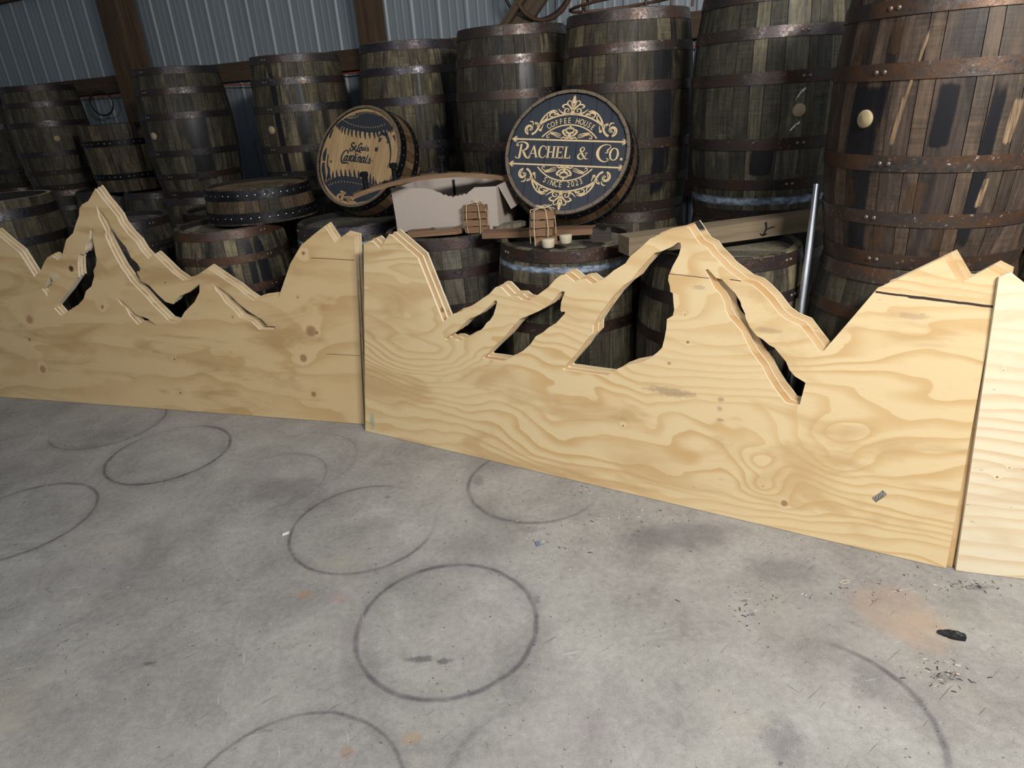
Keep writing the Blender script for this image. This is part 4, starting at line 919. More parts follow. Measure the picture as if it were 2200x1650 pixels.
for s in (1, -1):
    two_sides(scrolls, s)
    mb = MB(); a = MB(); mirror_x(crown, a)
    blob(a, [(-.028, .80), (0, .77), (.028, .80), (.040, .83), (.018, .85), (.022, .875), (0, .915), (-.022, .875), (-.018, .85), (-.040, .83)])
    blob(a, [(-.03, .625), (.03, .625), (.022, .70), (0, .76), (-.022, .70)])
    mb.add([(x, s * y * .985, z) for x, y, z in a.v], a.f if s > 0 else [f[::-1] for f in a.f]); gold_part('crown_ornament', mb)
    mb = MB(); a = MB()
    def mid(m):
        ribbon(m, [(.0, .235), (.05, .225), (.09, .24), (.125, .212)], [.03, .022, .02, .01]); ribbon(m, [(.03, .25), (.085, .29), (.11, .335), (.07, .355), (.045, .33)], [.012, .03, .03, .022, .012])
        ribbon(m, [(.0, .30), (.045, .315), (.06, .36), (.03, .395)], [.03, .03, .026, .01]); ribbon(m, [(.0, .385), (.03, .375), (.045, .395)], [.014, .02, .01])
        for dy, l in ((0, .36), (.022, .32), (.044, .27)):
            ribbon(m, [(.13, .235 + dy), (.19, .245 + dy * 1.2), (.25, .275 + dy * .8), (.31, .29 + dy * .4), (l, .262 + dy * .2)], [.006, .012, .014, .012, .006])
        ribbon(m, [(.30, .29), (.345, .27), (.352, .235), (.325, .225), (.318, .245)], [.012, .016, .014, .012, .01])
    mirror_x(mid, a); blob(a, [(0, .215), (.03, .265), (0, .31), (-.03, .265)]); blob(a, [(0, .36), (.026, .395), (.012, .41), (0, .455), (-.012, .41), (-.026, .395)])
    mb.add([(x, s * y, z) for x, y, z in a.v], a.f if s > 0 else [f[::-1] for f in a.f]); gold_part('centre_ornament', mb)

# ---- baseball sign
BS = drum('baseball_sign', 'round barrel-end sign painted as a baseball with black script lettering', 'sign', frame((-.777, 3.922, 1.206), -.468, .457, 0), .165, 82, FACEW, rimmat='rim_wood', tint=(1, 1, 1), brot=DEG(-4))
def black_part(name, mb, mat=None): return gold_part(name, mb, BS, mat or NAVYK)
BL = {"cap1":[[-0.543,0.632],[-0.388,0.582],[-0.238,0.547],[-0.071,0.512],[0.111,0.484],[0.287,0.478],[0.44,0.494],[0.539,0.519],[0.673,0.535],[0.722,0.547],[0.563,0.695],[0.409,0.794],[0.242,0.867],[0.026,0.899],[-0.184,0.88],[-0.392,0.824],[-0.561,0.743],[-0.659,0.666]],"cap2":[[-0.736,-0.552],[-0.626,-0.656],[-0.458,-0.773],[-0.243,-0.86],[-0.002,-0.901],[0.104,-0.9],[0.344,-0.855],[0.491,-0.797],[0.615,-0.711],[0.693,-0.612],[0.75,-0.485],[0.643,-0.562],[0.488,-0.562],[0.358,-0.512],[0.209,-0.454],[0.079,-0.417],[-0.086,-0.387],[-0.287,-0.371],[-0.467,-0.384],[-0.625,-0.434],[-0.729,-0.481],[-0.793,-0.493]],"stitch":[[[-0.632,0.672],[-0.658,0.607]],[[-0.591,0.649],[-0.607,0.576]],[[-0.553,0.64],[-0.564,0.537]],[[-0.493,0.608],[-0.501,0.491]],[[-0.426,0.591],[-0.422,0.451]],[[-0.332,0.573],[-0.337,0.434]],[[-0.257,0.555],[-0.231,0.394]],[[-0.157,0.544],[-0.117,0.376]],[[-0.054,0.519],[-0.021,0.366]],[[0.064,0.5],[0.103,0.347]],[[0.17,0.496],[0.22,0.351]],[[0.276,0.492],[0.334,0.347]],[[0.353,0.497],[0.418,0.359]],[[0.439,0.501],[0.538,0.419]],[[0.538,0.526],[0.593,0.396]],[[0.606,0.53],[0.625,0.466]],[[0.648,0.536],[0.687,0.449]],[[0.688,0.548],[0.725,0.476]],[[-0.767,-0.478],[-0.817,-0.344]],[[-0.704,-0.463],[-0.71,-0.315]],[[-0.644,-0.434],[-0.676,-0.294]],[[-0.572,-0.42],[-0.598,-0.265]],[[-0.465,-0.399],[-0.518,-0.244]],[[-0.357,-0.385],[-0.41,-0.23]],[[-0.257,-0.385],[-0.301,-0.232]],[[-0.14,-0.386],[-0.201,-0.233]],[[-0.03,-0.402],[-0.084,-0.234]],[[0.08,-0.424],[0.027,-0.257]],[[0.174,-0.453],[0.146,-0.28]],[[0.284,-0.483],[0.241,-0.325]],[[0.358,-0.512],[0.328,-0.325]],[[0.433,-0.54],[0.407,-0.383]],[[0.505,-0.562],[0.469,-0.441]],[[0.593,-0.569],[0.588,-0.484]],[[0.677,-0.562],[0.692,-0.442]]],"brush":[[[[-0.843,0.206],[-0.868,0.073],[-0.864,-0.061]],[0.01,0.09,0.05]],[[[-0.869,-0.091],[-0.848,-0.24],[-0.774,-0.433]],[0.05,0.09,0.06]],[[[-0.774,0.071],[-0.764,-0.137],[-0.701,-0.256],[-0.709,-0.434]],[0.02,0.03,0.06,0.04]],[[[0.569,0.439],[0.684,0.251],[0.739,0.066],[0.743,-0.117],[0.709,-0.23]],[0.08,0.035,0.03,0.025,0.01]],[[[0.461,0.365],[0.43,0.287]],[0.06,0.05]],[[[0.398,0.181],[0.39,0.103]],[0.07,0.07]],[[[0.753,0.405],[0.813,0.29]],[0.05,0.01]],[[[-0.72,0.587],[-0.77,0.5],[-0.791,0.397]],[0.01,0.05,0.04]],[[[0.42,0.402],[0.482,0.449],[0.554,0.426],[0.6,0.46]],[0.04,0.06,0.06,0.02]],[[[-0.684,-0.057],[-0.678,-0.094]],[0.04,0.03]],[[[0.626,0.296],[0.641,0.253]],[0.04,0.02]]],"hl":[[[-0.515,0.763],[-0.493,0.733]],[[-0.462,0.739],[-0.441,0.709]],[[-0.409,0.715],[-0.388,0.684]],[[-0.357,0.691],[-0.336,0.66]],[[-0.3,0.674],[-0.279,0.644]],[[-0.243,0.657],[-0.222,0.627]],[[-0.187,0.64],[-0.166,0.61]],[[-0.125,0.628],[-0.104,0.598]],[[-0.064,0.616],[-0.043,0.586]],[[-0.002,0.604],[0.018,0.574]],[[0.057,0.599],[0.078,0.569]],[[0.117,0.594],[0.137,0.565]],[[0.176,0.589],[0.197,0.56]],[[0.234,0.592],[0.255,0.563]],[[0.292,0.595],[0.312,0.565]],[[0.349,0.597],[0.37,0.568]],[[0.399,0.609],[0.419,0.58]],[[0.449,0.622],[0.469,0.592]],[[0.499,0.634],[0.519,0.605]],[[-0.159,0.858],[-0.128,0.839]],[[-0.101,0.868],[-0.07,0.849]],[[-0.044,0.877],[-0.012,0.858]],[[0.014,0.886],[0.045,0.867]],[[0.068,0.879],[0.099,0.86]],[[0.122,0.871],[0.153,0.853]],[[0.176,0.864],[0.207,0.845]],[[0.231,0.847],[0.262,0.828]],[[0.286,0.83],[0.317,0.812]],[[0.341,0.813],[0.371,0.795]],[[-0.669,-0.538],[-0.642,-0.567]],[[-0.622,-0.519],[-0.595,-0.549]],[[-0.575,-0.501],[-0.548,-0.531]],[[-0.511,-0.486],[-0.484,-0.516]],[[-0.437,-0.475],[-0.41,-0.504]],[[-0.362,-0.466],[-0.335,-0.495]],[[-0.285,-0.469],[-0.259,-0.498]],[[-0.209,-0.473],[-0.183,-0.502]],[[-0.139,-0.481],[-0.113,-0.51]],[[-0.07,-0.49],[-0.044,-0.519]],[[-0.001,-0.501],[0.025,-0.53]],[[0.067,-0.513],[0.093,-0.542]],[[0.136,-0.525],[0.162,-0.554]]],"scr":[[-0.139,0.819],[-0.275,0.775],[-0.404,0.788],[-0.356,0.829],[-0.216,0.852],[-0.281,0.811],[-0.35,0.793]],"mono":[[[[-0.337,-0.677],[-0.203,-0.721]],[0.06,0.06]],[[[-0.265,-0.702],[-0.289,-0.86]],[0.09,0.09]],[[[-0.334,-0.863],[-0.222,-0.881]],[0.05,0.05]],[[[-0.271,-0.743],[-0.362,-0.743],[-0.396,-0.795],[-0.346,-0.846],[-0.279,-0.863]],[0.04,0.06,0.08,0.06,0.04]],[[[-0.235,-0.801],[-0.129,-0.786],[0.036,-0.807]],[0.05,0.04,0.06]],[[[-0.176,-0.83],[-0.088,-0.818],[0.016,-0.846]],[0.04,0.04,0.05]],[[[-0.09,-0.8],[-0.13,-0.888]],[0.06,0.06]],[[[-0.149,-0.881],[-0.042,-0.88],[0.078,-0.9]],[0.05,0.05,0.05]]],"script":[[[[[-0.16,0.257],[-0.156,0.28],[-0.192,0.289],[-0.221,0.263],[-0.218,0.229],[-0.176,0.194],[-0.169,0.152],[-0.207,0.13],[-0.245,0.141],[-0.25,0.171],[-0.229,0.185]],[0.024,0.02,0.024,0.028,0.03,0.036,0.03,0.024,0.026,0.02,0.016]]],[[[[-0.105,0.249],[-0.129,0.189],[-0.136,0.155],[-0.111,0.147],[-0.092,0.154]],[0.008,0.024,0.028,0.02,0.008]],[[[-0.158,0.208],[-0.094,0.213]],[0.014,0.018]]],[[[[0.021,0.235],[0.027,0.26],[0.002,0.271],[-0.037,0.228],[-0.057,0.162],[-0.081,0.121],[-0.111,0.098]],[0.028,0.024,0.024,0.022,0.024,0.024,0.02]],[[[-0.086,0.119],[-0.045,0.118],[0.004,0.102],[0.037,0.072]],[0.012,0.024,0.032,0.006]]],[[[[0.013,0.202],[-0.017,0.169],[-0.012,0.136],[0.022,0.135],[0.034,0.168],[0.011,0.2],[0.051,0.193]],[0.014,0.02,0.022,0.016,0.018,0.016,0.01]]],[[[[0.055,0.199],[0.045,0.147],[0.071,0.13],[0.096,0.196],[0.087,0.142],[0.117,0.126]],[0.02,0.02,0.016,0.018,0.02,0.012]]],[[[[0.132,0.195],[0.123,0.141],[0.148,0.124]],[0.02,0.02,0.01]],[[[0.134,0.228],[0.141,0.215]],[0.02,0.02]]],[[[[0.187,0.197],[0.156,0.136],[0.167,0.131]],[0.018,0.008,0.006]],[[[0.184,0.185],[0.2,0.147],[0.205,0.12],[0.164,0.121]],[0.016,0.022,0.022,0.016]]],[[[[-0.295,0.079],[-0.279,0.108],[-0.313,0.139],[-0.363,0.127],[-0.416,0.061],[-0.434,-0.019],[-0.413,-0.083],[-0.361,-0.111],[-0.288,-0.106],[-0.221,-0.137]],[0.024,0.026,0.024,0.024,0.03,0.028,0.032,0.03,0.028,0.004]]],[[[[-0.274,0.031],[-0.326,0.025],[-0.359,-0.029],[-0.369,-0.063],[-0.328,-0.059],[-0.292,-0.018],[-0.269,0.03]],[0.022,0.028,0.028,0.026,0.024,0.022,0.024]],[[[-0.278,0.024],[-0.298,-0.047],[-0.274,-0.068],[-0.241,-0.044]],[0.024,0.026,0.02,0.008]]],[[[[-0.222,0.032],[-0.242,-0.073]],[0.024,0.028]],[[[-0.231,-0.01],[-0.208,0.025],[-0.174,0.022]],[0.012,0.024,0.024]]],[[[[-0.127,0.021],[-0.173,0.014],[-0.202,-0.044],[-0.189,-0.078],[-0.15,-0.062],[-0.123,-0.004]],[0.02,0.028,0.028,0.024,0.024,0.02]],[[[-0.075,0.079],[-0.108,-0.0],[-0.123,-0.071],[-0.08,-0.08]],[0.02,0.028,0.028,0.02]]],[[[[-0.064,0.016],[-0.084,-0.068],[-0.042,-0.091]],[0.026,0.028,0.018]],[[[-0.046,0.063],[-0.035,0.04]],[0.026,0.024]]],[[[[-0.012,0.011],[-0.031,-0.098]],[0.024,0.028]],[[[-0.024,-0.044],[0.014,0.006],[0.041,-0.003],[0.02,-0.09],[0.058,-0.103]],[0.012,0.024,0.028,0.028,0.016]]],[[[[0.149,-0.005],[0.094,-0.012],[0.062,-0.066],[0.073,-0.104],[0.107,-0.092],[0.141,-0.017]],[0.02,0.028,0.028,0.024,0.024,0.02]],[[[0.144,-0.009],[0.125,-0.092],[0.161,-0.113]],[0.024,0.026,0.016]]],[[[[0.217,0.043],[0.182,-0.051],[0.17,-0.105],[0.208,-0.118]],[0.018,0.026,0.026,0.018]]],[[[[0.267,-0.016],[0.226,-0.106],[0.223,-0.123]],[0.018,0.012,0.006]],[[[0.264,-0.028],[0.277,-0.078],[0.278,-0.115],[0.239,-0.123],[0.281,-0.132]],[0.016,0.024,0.028,0.024,0.004]]],[[[[0.314,-0.072],[0.334,-0.075]],[0.016,0.016]]]]}
for key in ('cap1', 'cap2'):
    mb = MB(); blob(mb, [tuple(q) for q in BL[key]]); black_part('painted_cap', mb)
for a_, b_ in BL['stitch']:
    mb = MB(); ribbon(mb, [a_, ((a_[0] + b_[0]) / 2 - .006, (a_[1] + b_[1]) / 2), b_], [.052, .042, .006]); black_part('stitch', mb)
for pts, w_ in BL['brush']:
    mb = MB(); ribbon(mb, pts, w_); black_part('brush_mark', mb)
mb = MB()
for a_, b_ in BL['hl']: ribbon(mb, [a_, b_], [.006, .016], z=.0013, smooth=False)
black_part('stitch_highlights', mb, FACEW)['kind'] = 'stuff'
mb = MB(); ribbon(mb, BL['scr'], .010, z=.0013); black_part('scribble', mb, FACEW)
for g_ in BL['script']:
    mb = MB()
    for pts, w_ in g_: ribbon(mb, pts, [v * 1.15 for v in w_])
    black_part('letter', mb)
mb = MB()
for pts, w_ in BL['mono']: ribbon(mb, pts, [v * .72 for v in w_], z=.0013)
black_part('monogram', mb, FACEW)

# ---- low drum lying on its back
LD = drum('barrel_end', 'low round barrel end with black nailed bands, lying flat on a barrel', 'barrel end', Matrix.Translation((-1.409, 4.055, 1.088)) @ rotz(.4), .192, 83, FACEW, body=OAK,
          hoops=((.008, .062), (.128, .182)), tint=(.85, .66, .5), bcol=(.44, .46, .42), nb=6, brot=.3)
mb = MB()
for pts, w_ in (([(-.5, -.1), (-.3, .1), (-.1, -.05), (.1, .12), (.3, 0), (.5, .1)], [.02, .05, .02, .05, .02]), ([(-.2, .15), (0, .25), (.3, .2), (.5, .28)], [.01, .04, .02]),
               ([(-.4, -.3), (-.2, -.22), (0, -.3), (.2, -.2)], [.03, .01, .03]), ([(.1, -.1), (.25, -.05), (.4, -.15), (.6, -.1)], [.03, .02, .03, .01]), ([(-.6, .2), (-.4, .3), (-.3, .2)], [.01, .03, .01])):
    ribbon(mb, pts, w_)
gold_part('scrawl', mb, LD, BLACK)

# ------------------------------------------------------------------ torn cardboard box on its barrel
def box_():
    c, s = math.cos(DEG(-17)), math.sin(DEG(-17))
    root = empty('cardboard_box', 'open cardboard box with a torn front edge, between the two carved signs', 'box', Matrix.Translation((-.505, 3.235, HT + .003)) @ rotz(DEG(-17.5)))
    W, D, H, t = .517, .29, .20, .004
    top = [(W, H), (.415, H - .002), (.40, H - .012), (.385, H - .022), (.372, H - .034), (.362, H - .028), (.350, H - .038), (.342, H - .033), (.330, H - .040), (.318, H - .036), (.305, H - .046), (.295, H - .037), (.283, H - .040), (.270, H - .030), (.262, H - .034),
           (.245, H - .022), (.225, H - .016), (.21, H - .008), (.18, H - .001), (.10, H + .003), (.04, H + .002), (.0, H + .006), (-.003, H + .004)]
    XZ = Matrix.Rotation(PI / 2, 4, 'X')
    mb = MB(); mb.prism([(.006, 0), (W - .004, 0)] + top, -t, 0, 0, mat=XZ); link('front_panel', mb.mesh('front_panel', CARD), root)
    mb = MB(); mb.prism([(0, 0), (W, 0), (W, H + .012), (0, H + .008)], -D, -D + t, 0, mat=XZ); link('back_panel', mb.mesh('back_panel', CARD), root)
    for nm, x in (('side_panel', 0), ('side_panel', W - t)):
        mb = MB(); mb.box((x, t, 0), (x + t, D - t, H)); link(nm, mb.mesh(nm, CARD), root)
    mb = MB(); mb.box((t, t, 0), (W - t, D - t, .004)); link('bottom', mb.mesh('bottom', CARD), root)
    mb = MB(); mb.box((.20, D - .008, .005), (.212, D - .004, H), 0); link('dark_slot_strip', mb.mesh('dark_slot_strip', DARKIN), root)  # dark strip added to stand for the slot in the back panel
    mb = MB(); mb.box((0, 0, 0), (.12, D - .05, .004)); link('flap', mb.mesh('flap', CARD), root, Matrix.Translation((W, .03, H)) @ Matrix.Rotation(DEG(62), 4, 'Y'))
    mb = MB(); mb.box((0, 0, 0), (.05, D - .05, .004)); link('flap', mb.mesh('flap', CARD), root, Matrix.Translation((0, .03, H)) @ Matrix.Rotation(DEG(180 - 50), 4, 'Y'))
box_()
# curved stave rack with iron hooks lying across the box
def curved_stave(name, label, p0, p1, sag, wid, th, mat, cat, hooks=(), plates=()):
    p0, p1 = Vector(p0), Vector(p1); L = (p1 - p0).length; d = (p1 - p0).normalized()
    sd = Vector((0, 0, 1)).cross(d).normalized(); upv = d.cross(sd)
    root = empty(name, label, cat, Matrix(((d.x, sd.x, upv.x, p0.x), (d.y, sd.y, upv.y, p0.y), (d.z, sd.z, upv.z, p0.z), (0, 0, 0, 1))))
    mb = MB(); N = 16; vs = []
    def hz(t): return sag * (1 - (2 * t - 1) ** 2)
    for i in range(N + 1):
        t = i / N; w_ = wid * (.86 + .14 * (1 - (2 * t - 1) ** 2))
        vs += [(L * t, -w_ / 2, hz(t)), (L * t, w_ / 2, hz(t)), (L * t, w_ / 2, hz(t) + th), (L * t, -w_ / 2, hz(t) + th)]
    fs = [(i * 4 + j, i * 4 + (j + 1) % 4, (i + 1) * 4 + (j + 1) % 4, (i + 1) * 4 + j) for i in range(N) for j in range(4)]
    fs = [f[::-1] for f in fs]
    mb.add(vs, fs + [(0, 1, 2, 3), (N * 4 + 3, N * 4 + 2, N * 4 + 1, N * 4)])
    link('stave_board', mb.mesh('stave_board', mat), root)
    for t in hooks:
        mb = MB(); mb.tube([(0, 0, 0), (0, 0, .004)], .022, 14); mb.tube([(0, 0, .004), (0, 0, .040), (0, -.006, .058)], .0115, 12); mb.tube([(0, -.006, .056), (0, -.010, .070)], .0185, 16)
        link('hook', mb.mesh('hook', HOOKM), root, Matrix.Translation((L * t, 0, hz(t) + th)))
    for t in plates:
        mb = MB(); mb.tube([(0, 0, 0), (0, 0, .003)], .024, 16); mb.lathe([(.006, .003), (.004, .006), (.0001, .007)], 8)
        link('screw_plate', mb.mesh('screw_plate', HOOKM), root, Matrix.Translation((L * t, 0, hz(t) + th)))
    return root
curved_stave('stave_coat_rack', 'curved brown barrel stave rack with black iron hooks, lying across the cardboard box', (-.665, 3.13, 1.083), (.055, 3.275, 1.093), .052, .075, .020, STAVEW, 'coat rack', hooks=(.085, .27, .57, .87), plates=(.22, .40, .72))
# loose staves and small blocks
def plank(name, label, cat, p, rz, L, w, t, mat, taper=.85, tilt=0., group=None, rx=0.):
    mb = MB()
    poly = [(-L / 2, -w * taper / 2), (-L / 4, -w / 2), (L / 4, -w / 2), (L / 2, -w * taper / 2), (L / 2 * .985, 0), (L / 2, w * taper / 2), (L / 4, w / 2), (-L / 4, w / 2), (-L / 2, w * taper / 2)]
    mb.prism(poly, 0, t)
    o = link(name, mb.mesh(name, mat), None, Matrix.Translation(p) @ rotz(rz) @ Matrix.Rotation(tilt, 4, 'Y') @ Matrix.Rotation(rx, 4, 'X'))
    return tag(o, label, cat, group)
root = empty('bottle_opener_board', 'short brown stave board with a steel opener plate, before the cardboard box', 'board', Matrix.Translation((-.318, 3.105, HT + .002)) @ rotz(DEG(2)))
mb = MB(); mb.prism([(-.115, -.033), (.112, -.036), (.135, -.016), (.122, .028), (-.10, .033), (-.118, .008)], 0, .026); link('stave_board', mb.mesh('stave_board', BLOCKW), root)
mb = MB(); mb.prism([(.012, -.014), (.10, -.014), (.112, 0), (.10, .014), (.012, .014)], .026, .029); mb.lathe([(.009, .032), (.012, .029)], 12); link('opener_plate', mb.mesh('opener_plate', plain('opener_steel', (.35, .36, .38), .35, .9)), root)
plank('loose_stave', 'rough brown stave piece lying behind the twine-tied stack, under the coffee house sign', 'stave', (.165, 2.935, HT + .002), DEG(-8), .50, .085, .026, BLOCKW, .9)
plank('loose_stave', 'short dusty stave end poking out behind the left end of the rough stave piece', 'stave', (.035, 3.13, HT + .004), DEG(35), .17, .06, .022, OAKH, .7)
def bundle(label, p, rz, n, w, t, seed, lean=0.):
    root = empty('block_bundle', label, 'bundle', Matrix.Translation(p) @ rotz(rz))
    rr = random.Random(seed); z = 0
    for i in range(n):
        mb = MB(); a = w / 2; e = .006
        prof_ = [(-a, .003), (-a * .5, 0), (0, .002), (a * .5, 0), (a, .003), (a, t - .002), (a * .45, t), (0, t - .005 * rr.random()), (-a * .45, t), (-a, t - .003)]
        mb.prism(prof_, -.045, .045, 0, mat=Matrix.Rotation(PI / 2, 4, 'X'))
        link('oak_block', mb.mesh('oak_block', BLOCKW), root, Matrix.Translation((rr.uniform(-.009, .009), rr.uniform(-.007, .007), z)) @ rotz(rr.uniform(-.16, .16)))
        z += t + .0018
    b = w / 2 + .006
    mb = MB()
    mb.tube([(-b * .62, -.052, 0), (-b * .66, -.054, z * .5), (-b * .6, -.05, z + .002), (-b * .1, 0, z + .007), (b * .35, .03, z + .003), (b * .4, .052, z * .5), (b * .4, .052, 0)], .0022, 6)
    mb.tube([(b * .35, -.053, 0), (b * .42, -.056, z * .5), (b * .30, -.05, z + .002), (0, 0, z + .008), (-b * .5, .03, z + .003), (-b * .5, .052, z * .4)], .0022, 6)
    mb.tube([(-b, -.02, .004), (-b, -.022, z * .5), (-b * .9, -.015, z), (0, 0, z + .009), (b * .9, .01, z), (b, .012, z * .5), (b, .01, .004)], .0022, 6)
    link('twine', mb.mesh('twine', TWINE), root)
    mb = MB(); rr2 = rr
    for k in range(3):
        R_ = .014 + .006 * k
        mb.tube([(R_ * math.cos(t_) * 1.3 + .004 * k, R_ * .6 * math.sin(t_), z + .010 + .005 * math.sin(2 * t_ + k)) for t_ in [2 * PI * j / 14 for j in range(15)]], .0021, 6)
    mb.tube([(0, 0, z + .010), (.022, -.01, z + .012), (.042, -.03, z - .004), (.052, -.045, z - .03)], .0021, 6)
    link('twine_bow', mb.mesh('twine_bow', TWINE), root)
bundle('stack of four small oak blocks tied with twine, standing in front of the cardboard box', (-.105, 3.115, HT + .002), DEG(-14), 4, .108, .030, 3)
bundle('four small oak blocks tied with a frayed twine knot, under the coffee house sign', (.172, 2.765, HT + .002), DEG(-5), 4, .094, .033, 8)
def cork(label, x, y):
    mb = MB(); mb.lathe([(.0001, 0), (.023, 0), (.0245, .004), (.027, .030), (.0255, .034), (.0001, .0345)], 24)
    o = link('barrel_bung', mb.mesh('barrel_bung', CORK), None, TR(x, y, HT + .002)); tag(o, label, 'bung')
cork('pale wooden bung right in front of the frayed twine bundle', .185, 2.675)
cork('pale wooden bung just right of the frayed twine bundle', .262, 2.735)
# small dark block with a curved notch
root = empty('notched_block', 'small dark wooden block with a round notch, between the wooden bungs and the beam', 'block', TR(.412, 2.735, HT + .002, DEG(-12)))
mb = MB(); mb.box((-.037, -.03, 0), (.037, .03, .034)); link('block', mb.mesh('block', DARKW), root)
mb = MB(); pr = [(-.037, .034), (.037, .034), (.037, .050), (.024, .050)] + [(.020 * math.cos(t_), .052 - .014 * math.sin(t_)) for t_ in [PI * i / 8 for i in range(9)]] + [(-.024, .050), (-.037, .050)]
mb.prism(pr, -.028, .012, 0, mat=Matrix.Rotation(PI / 2, 4, 'X')); link('notched_top', mb.mesh('notched_top', DARKW), root)
mb = MB(); mb.tube([(.022 * math.cos(t_), .0, .056 + .014 * math.sin(t_)) for t_ in [PI * i / 10 for i in range(11)]], .004, 6); link('wire_eye', mb.mesh('wire_eye', HOOKM), root)

# ------------------------------------------------------------------ timber beam, pipe, bar frame
root = empty('timber_beam', 'grey-brown timber beam with a black pen tick, lying across two barrels right of the main peak', 'beam', Matrix.Translation((.455, 2.475, HT + .002)) @ rotz(math.atan2(.22, .80)))
mb = MB(); mb.box((0, -.045, 0), (1.12, .045, .068)); link('beam', mb.mesh('beam', BEAM), root)
mb = MB(); ribbon(mb, [(.000, .026), (.004, 0), (-.006, -.026)], [.010, .007, .010]); ribbon(mb, [(-.022, -.016), (-.008, -.024), (.012, -.020)], [.003, .008, .003]); ribbon(mb, [(.004, -.004), (.03, .003), (.044, .002)], [.004, .005, .003])
link('pen_tick', mb.mesh('pen_tick', BLACK), root, Matrix.Translation((.585, -.0452, .034)) @ Matrix.Rotation(PI / 2, 4, 'X'))
k = M('galvanised_pipe', .28, .95); _n = k.noise(k.mp(k.obj(), (30, 30, 3)), 1, 4, .6)
PIPE = k.out(k.mix(_n, (.55, .58, .63), (.80, .84, .90)), rough=k.ramp(_n, [(.3, .30), (.7, .42)]))
mb = MB(); a_, b_ = Vector((1.000, 2.150, .012)), Vector((1.116, 2.372, 1.12))
mb.tube([a_, b_], .0125, 20); mb.tube([b_ - (b_ - a_) * .004, b_ + (b_ - a_) * .002], .0132, 20)
o = link('steel_pipe', mb.mesh('steel_pipe', PIPE)); tag(o, 'shiny galvanised pipe standing between the timber beam and the big brown barrel', 'pipe')
RB_ = bpy.data.materials['rusty_bar']
root = empty('bar_frame', 'rusty ribbed steel bar frame sitting on top of the barrel behind the coffee house sign', 'bar frame', TR(.70, 3.60, HT * 2, DEG(-30)))
for nm, pts in (('ring_bar', [(.30 * math.cos(t_) * 1.05, .20 * math.sin(t_) * 1.05, .052 + .018 * math.cos(t_)) for t_ in [2 * PI * i / 36 for i in range(37)]]), ('ring_bar', [(.24 * math.cos(t_), .15 * math.sin(t_), .085) for t_ in [2 * PI * i / 36 for i in range(37)]])):
    mb = MB(); mb.tube(pts, .007, 8, r_fn=lambda i: .0065 if i % 2 else .0080); link(nm, mb.mesh(nm, RB_), root)
for x_, y_ in ((-.20, -.13), (.22, -.12), (.0, .19), (.27, .05), (-.26, .05)):
    mb = MB(); mb.tube([(x_, y_, .001), (x_ * 1.02, y_ * 1.02, .055), (x_ * .9, y_ * .9, .12)], .007, 8); link('upright', mb.mesh('upright', RB_), root)

# ------------------------------------------------------------------ floor litter
root_m = plain('charcoal', (.008, .008, .009), .55, var=.6, scale=60)
mb = MB()
rr = random.Random(5); rows = []
for i in range(11):                                                # one lumpy tapering shell of charred wood
    t = i / 10; x = -.056 + .112 * t; w_ = .022 * math.sin(PI * min(1, .14 + t * .62)) ** .7 * rr.uniform(.9, 1.1); hh = .034 * math.sin(PI * min(1, .08 + t * .60)) ** .8
    if i == 10: w_ *= .85; hh *= .8
    rows.append([(x + rr.uniform(-.002, .002), w_ * math.cos(a_) * rr.uniform(.88, 1.1), max(.0004, hh * math.sin(a_) * rr.uniform(.85, 1.12))) for a_ in [PI * j / 7 for j in range(8)]])
mb.add([q for r__ in rows for q in r__], [(i * 8 + j, (i + 1) * 8 + j, (i + 1) * 8 + j + 1, i * 8 + j + 1) for i in range(10) for j in range(7)] + [tuple(range(8)), tuple(80 + j for j in range(8))[::-1]])
o = link('charcoal_piece', mb.mesh('charcoal_piece', root_m), None, TR(1.195, 1.39, 0, DEG(-28)) @ Matrix.Scale(.6, 4)); tag(o, 'black lump of charred wood on the concrete beside the rust stain', 'charred wood')
mb = MB(); mb.prism([(-.014, -.006), (.010, -.007), (.016, .004), (-.010, .007)], .0, .003)
o = link('paper_scrap', mb.mesh('paper_scrap', plain('white_chip', (.75, .75, .73), .6, var=.05)), None, TR(-.9, 2.096, 0, DEG(35))); tag(o, 'small white chip on the floor at the left edge of a barrel ring mark', 'chip')
mb = MB(); rr = random.Random(4)
vs = [(-.02, -.012, .001), (0, -.014, .006), (.018, -.006, .001), (.02, .01, .008), (.004, .016, .002), (-.012, .012, .007), (0, 0, .010)]
mb.add(vs, [(0, 1, 6), (1, 2, 6), (2, 3, 6), (3, 4, 6), (4, 5, 6), (5, 0, 6)])
o = link('foil_scrap', mb.mesh('foil_scrap', plain('foil', (.45, .52, .6), .3, .7, var=.4, scale=200)), None, TR(.061, 1.932, 0, .4)); tag(o, 'crumpled bluish foil scrap on the floor in front of the middle cutout', 'scrap')
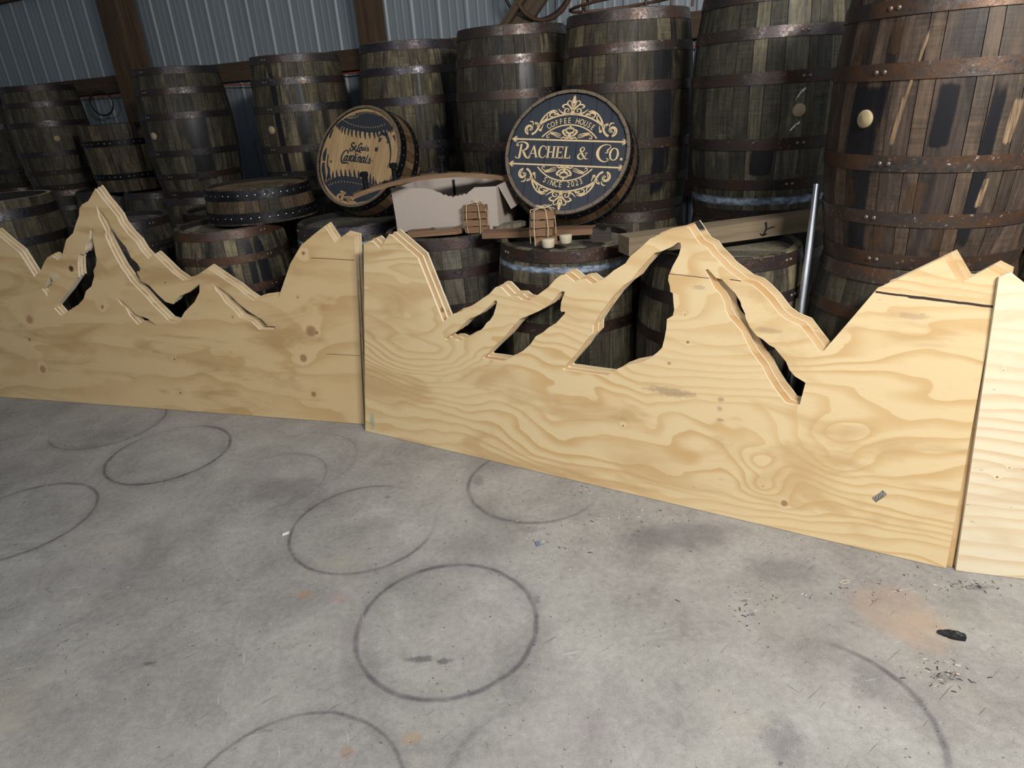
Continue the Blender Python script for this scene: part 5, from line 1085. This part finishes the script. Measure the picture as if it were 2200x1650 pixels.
mb = MB(); mb.tube([(-.018, 0, .002), (0, .006, .004), (.018, 0, .002)], .0018, 5); mb.tube([(-.016, -.006, .002), (.012, -.008, .003)], .0014, 5)
o = link('wood_curl', mb.mesh('wood_curl', CORK), None, TR(1.01, 1.632, 0, .2)); tag(o, 'tiny pale wood curl at the foot of the middle cutout near its right end', 'wood chip')
# scattered sawdust and slivers: nobody could count them
mb = MB(); rr = random.Random(11)
def sliver(x, y, s, m_):
    lim = 3.679 - .302 * (x + 3.072) if x < -.75 else 2.9055 - .5958 * (x + .7375) if x < 1.37 else 1.649 - .33 * (x - 1.374)
    if y > lim - .03: return
    a = rr.uniform(0, PI * 2); l = s * rr.uniform(.6, 2.4); w_ = s * rr.uniform(.25, .6); ca, sa = math.cos(a), math.sin(a)
    q = [(-l, -w_), (l, -w_ * .6), (l * .8, w_), (-l * .7, w_ * .8)]
    vs = [(x + u * ca - v * sa, y + u * sa + v * ca, .0004) for u, v in q] + [(x, y, s * .8)]
    mb.add(vs, [(0, 1, 4), (1, 2, 4), (2, 3, 4), (3, 0, 4)], m_)
for _ in range(420): sliver(rr.uniform(-3, 2.2), rr.uniform(.7, 3.4), rr.choice((.0015, .002, .003)), rr.choice((0, 0, 1, 1, 2)))
for cx, cy, sx, sy, n in ((1.39, 1.585, .07, .012, 60), (1.10, 1.26, .05, .03, 60), (.27, 2.25, .08, .02, 40), (.40, 2.06, .2, .03, 60), (1.1, 1.6, .2, .03, 50), (.675, 1.56, .04, .05, 30), (.15, 1.93, .1, .05, 40)):
    for _ in range(n):
        x = rr.gauss(cx, sx); y = rr.gauss(cy, sy)
        sliver(x, y, rr.choice((.002, .003, .004)), rr.choice((0, 1, 1, 2)))
mb.v = [v for v in mb.v]
o = link('sawdust', mb.mesh('sawdust', [plain('pale_chips', (.55, .50, .42), .8), plain('dark_chips', (.05, .042, .036), .8), plain('brown_chips', (.22, .14, .08), .8)])); tag(o, 'pale and dark wood slivers scattered over the concrete', 'sawdust', kind='stuff')
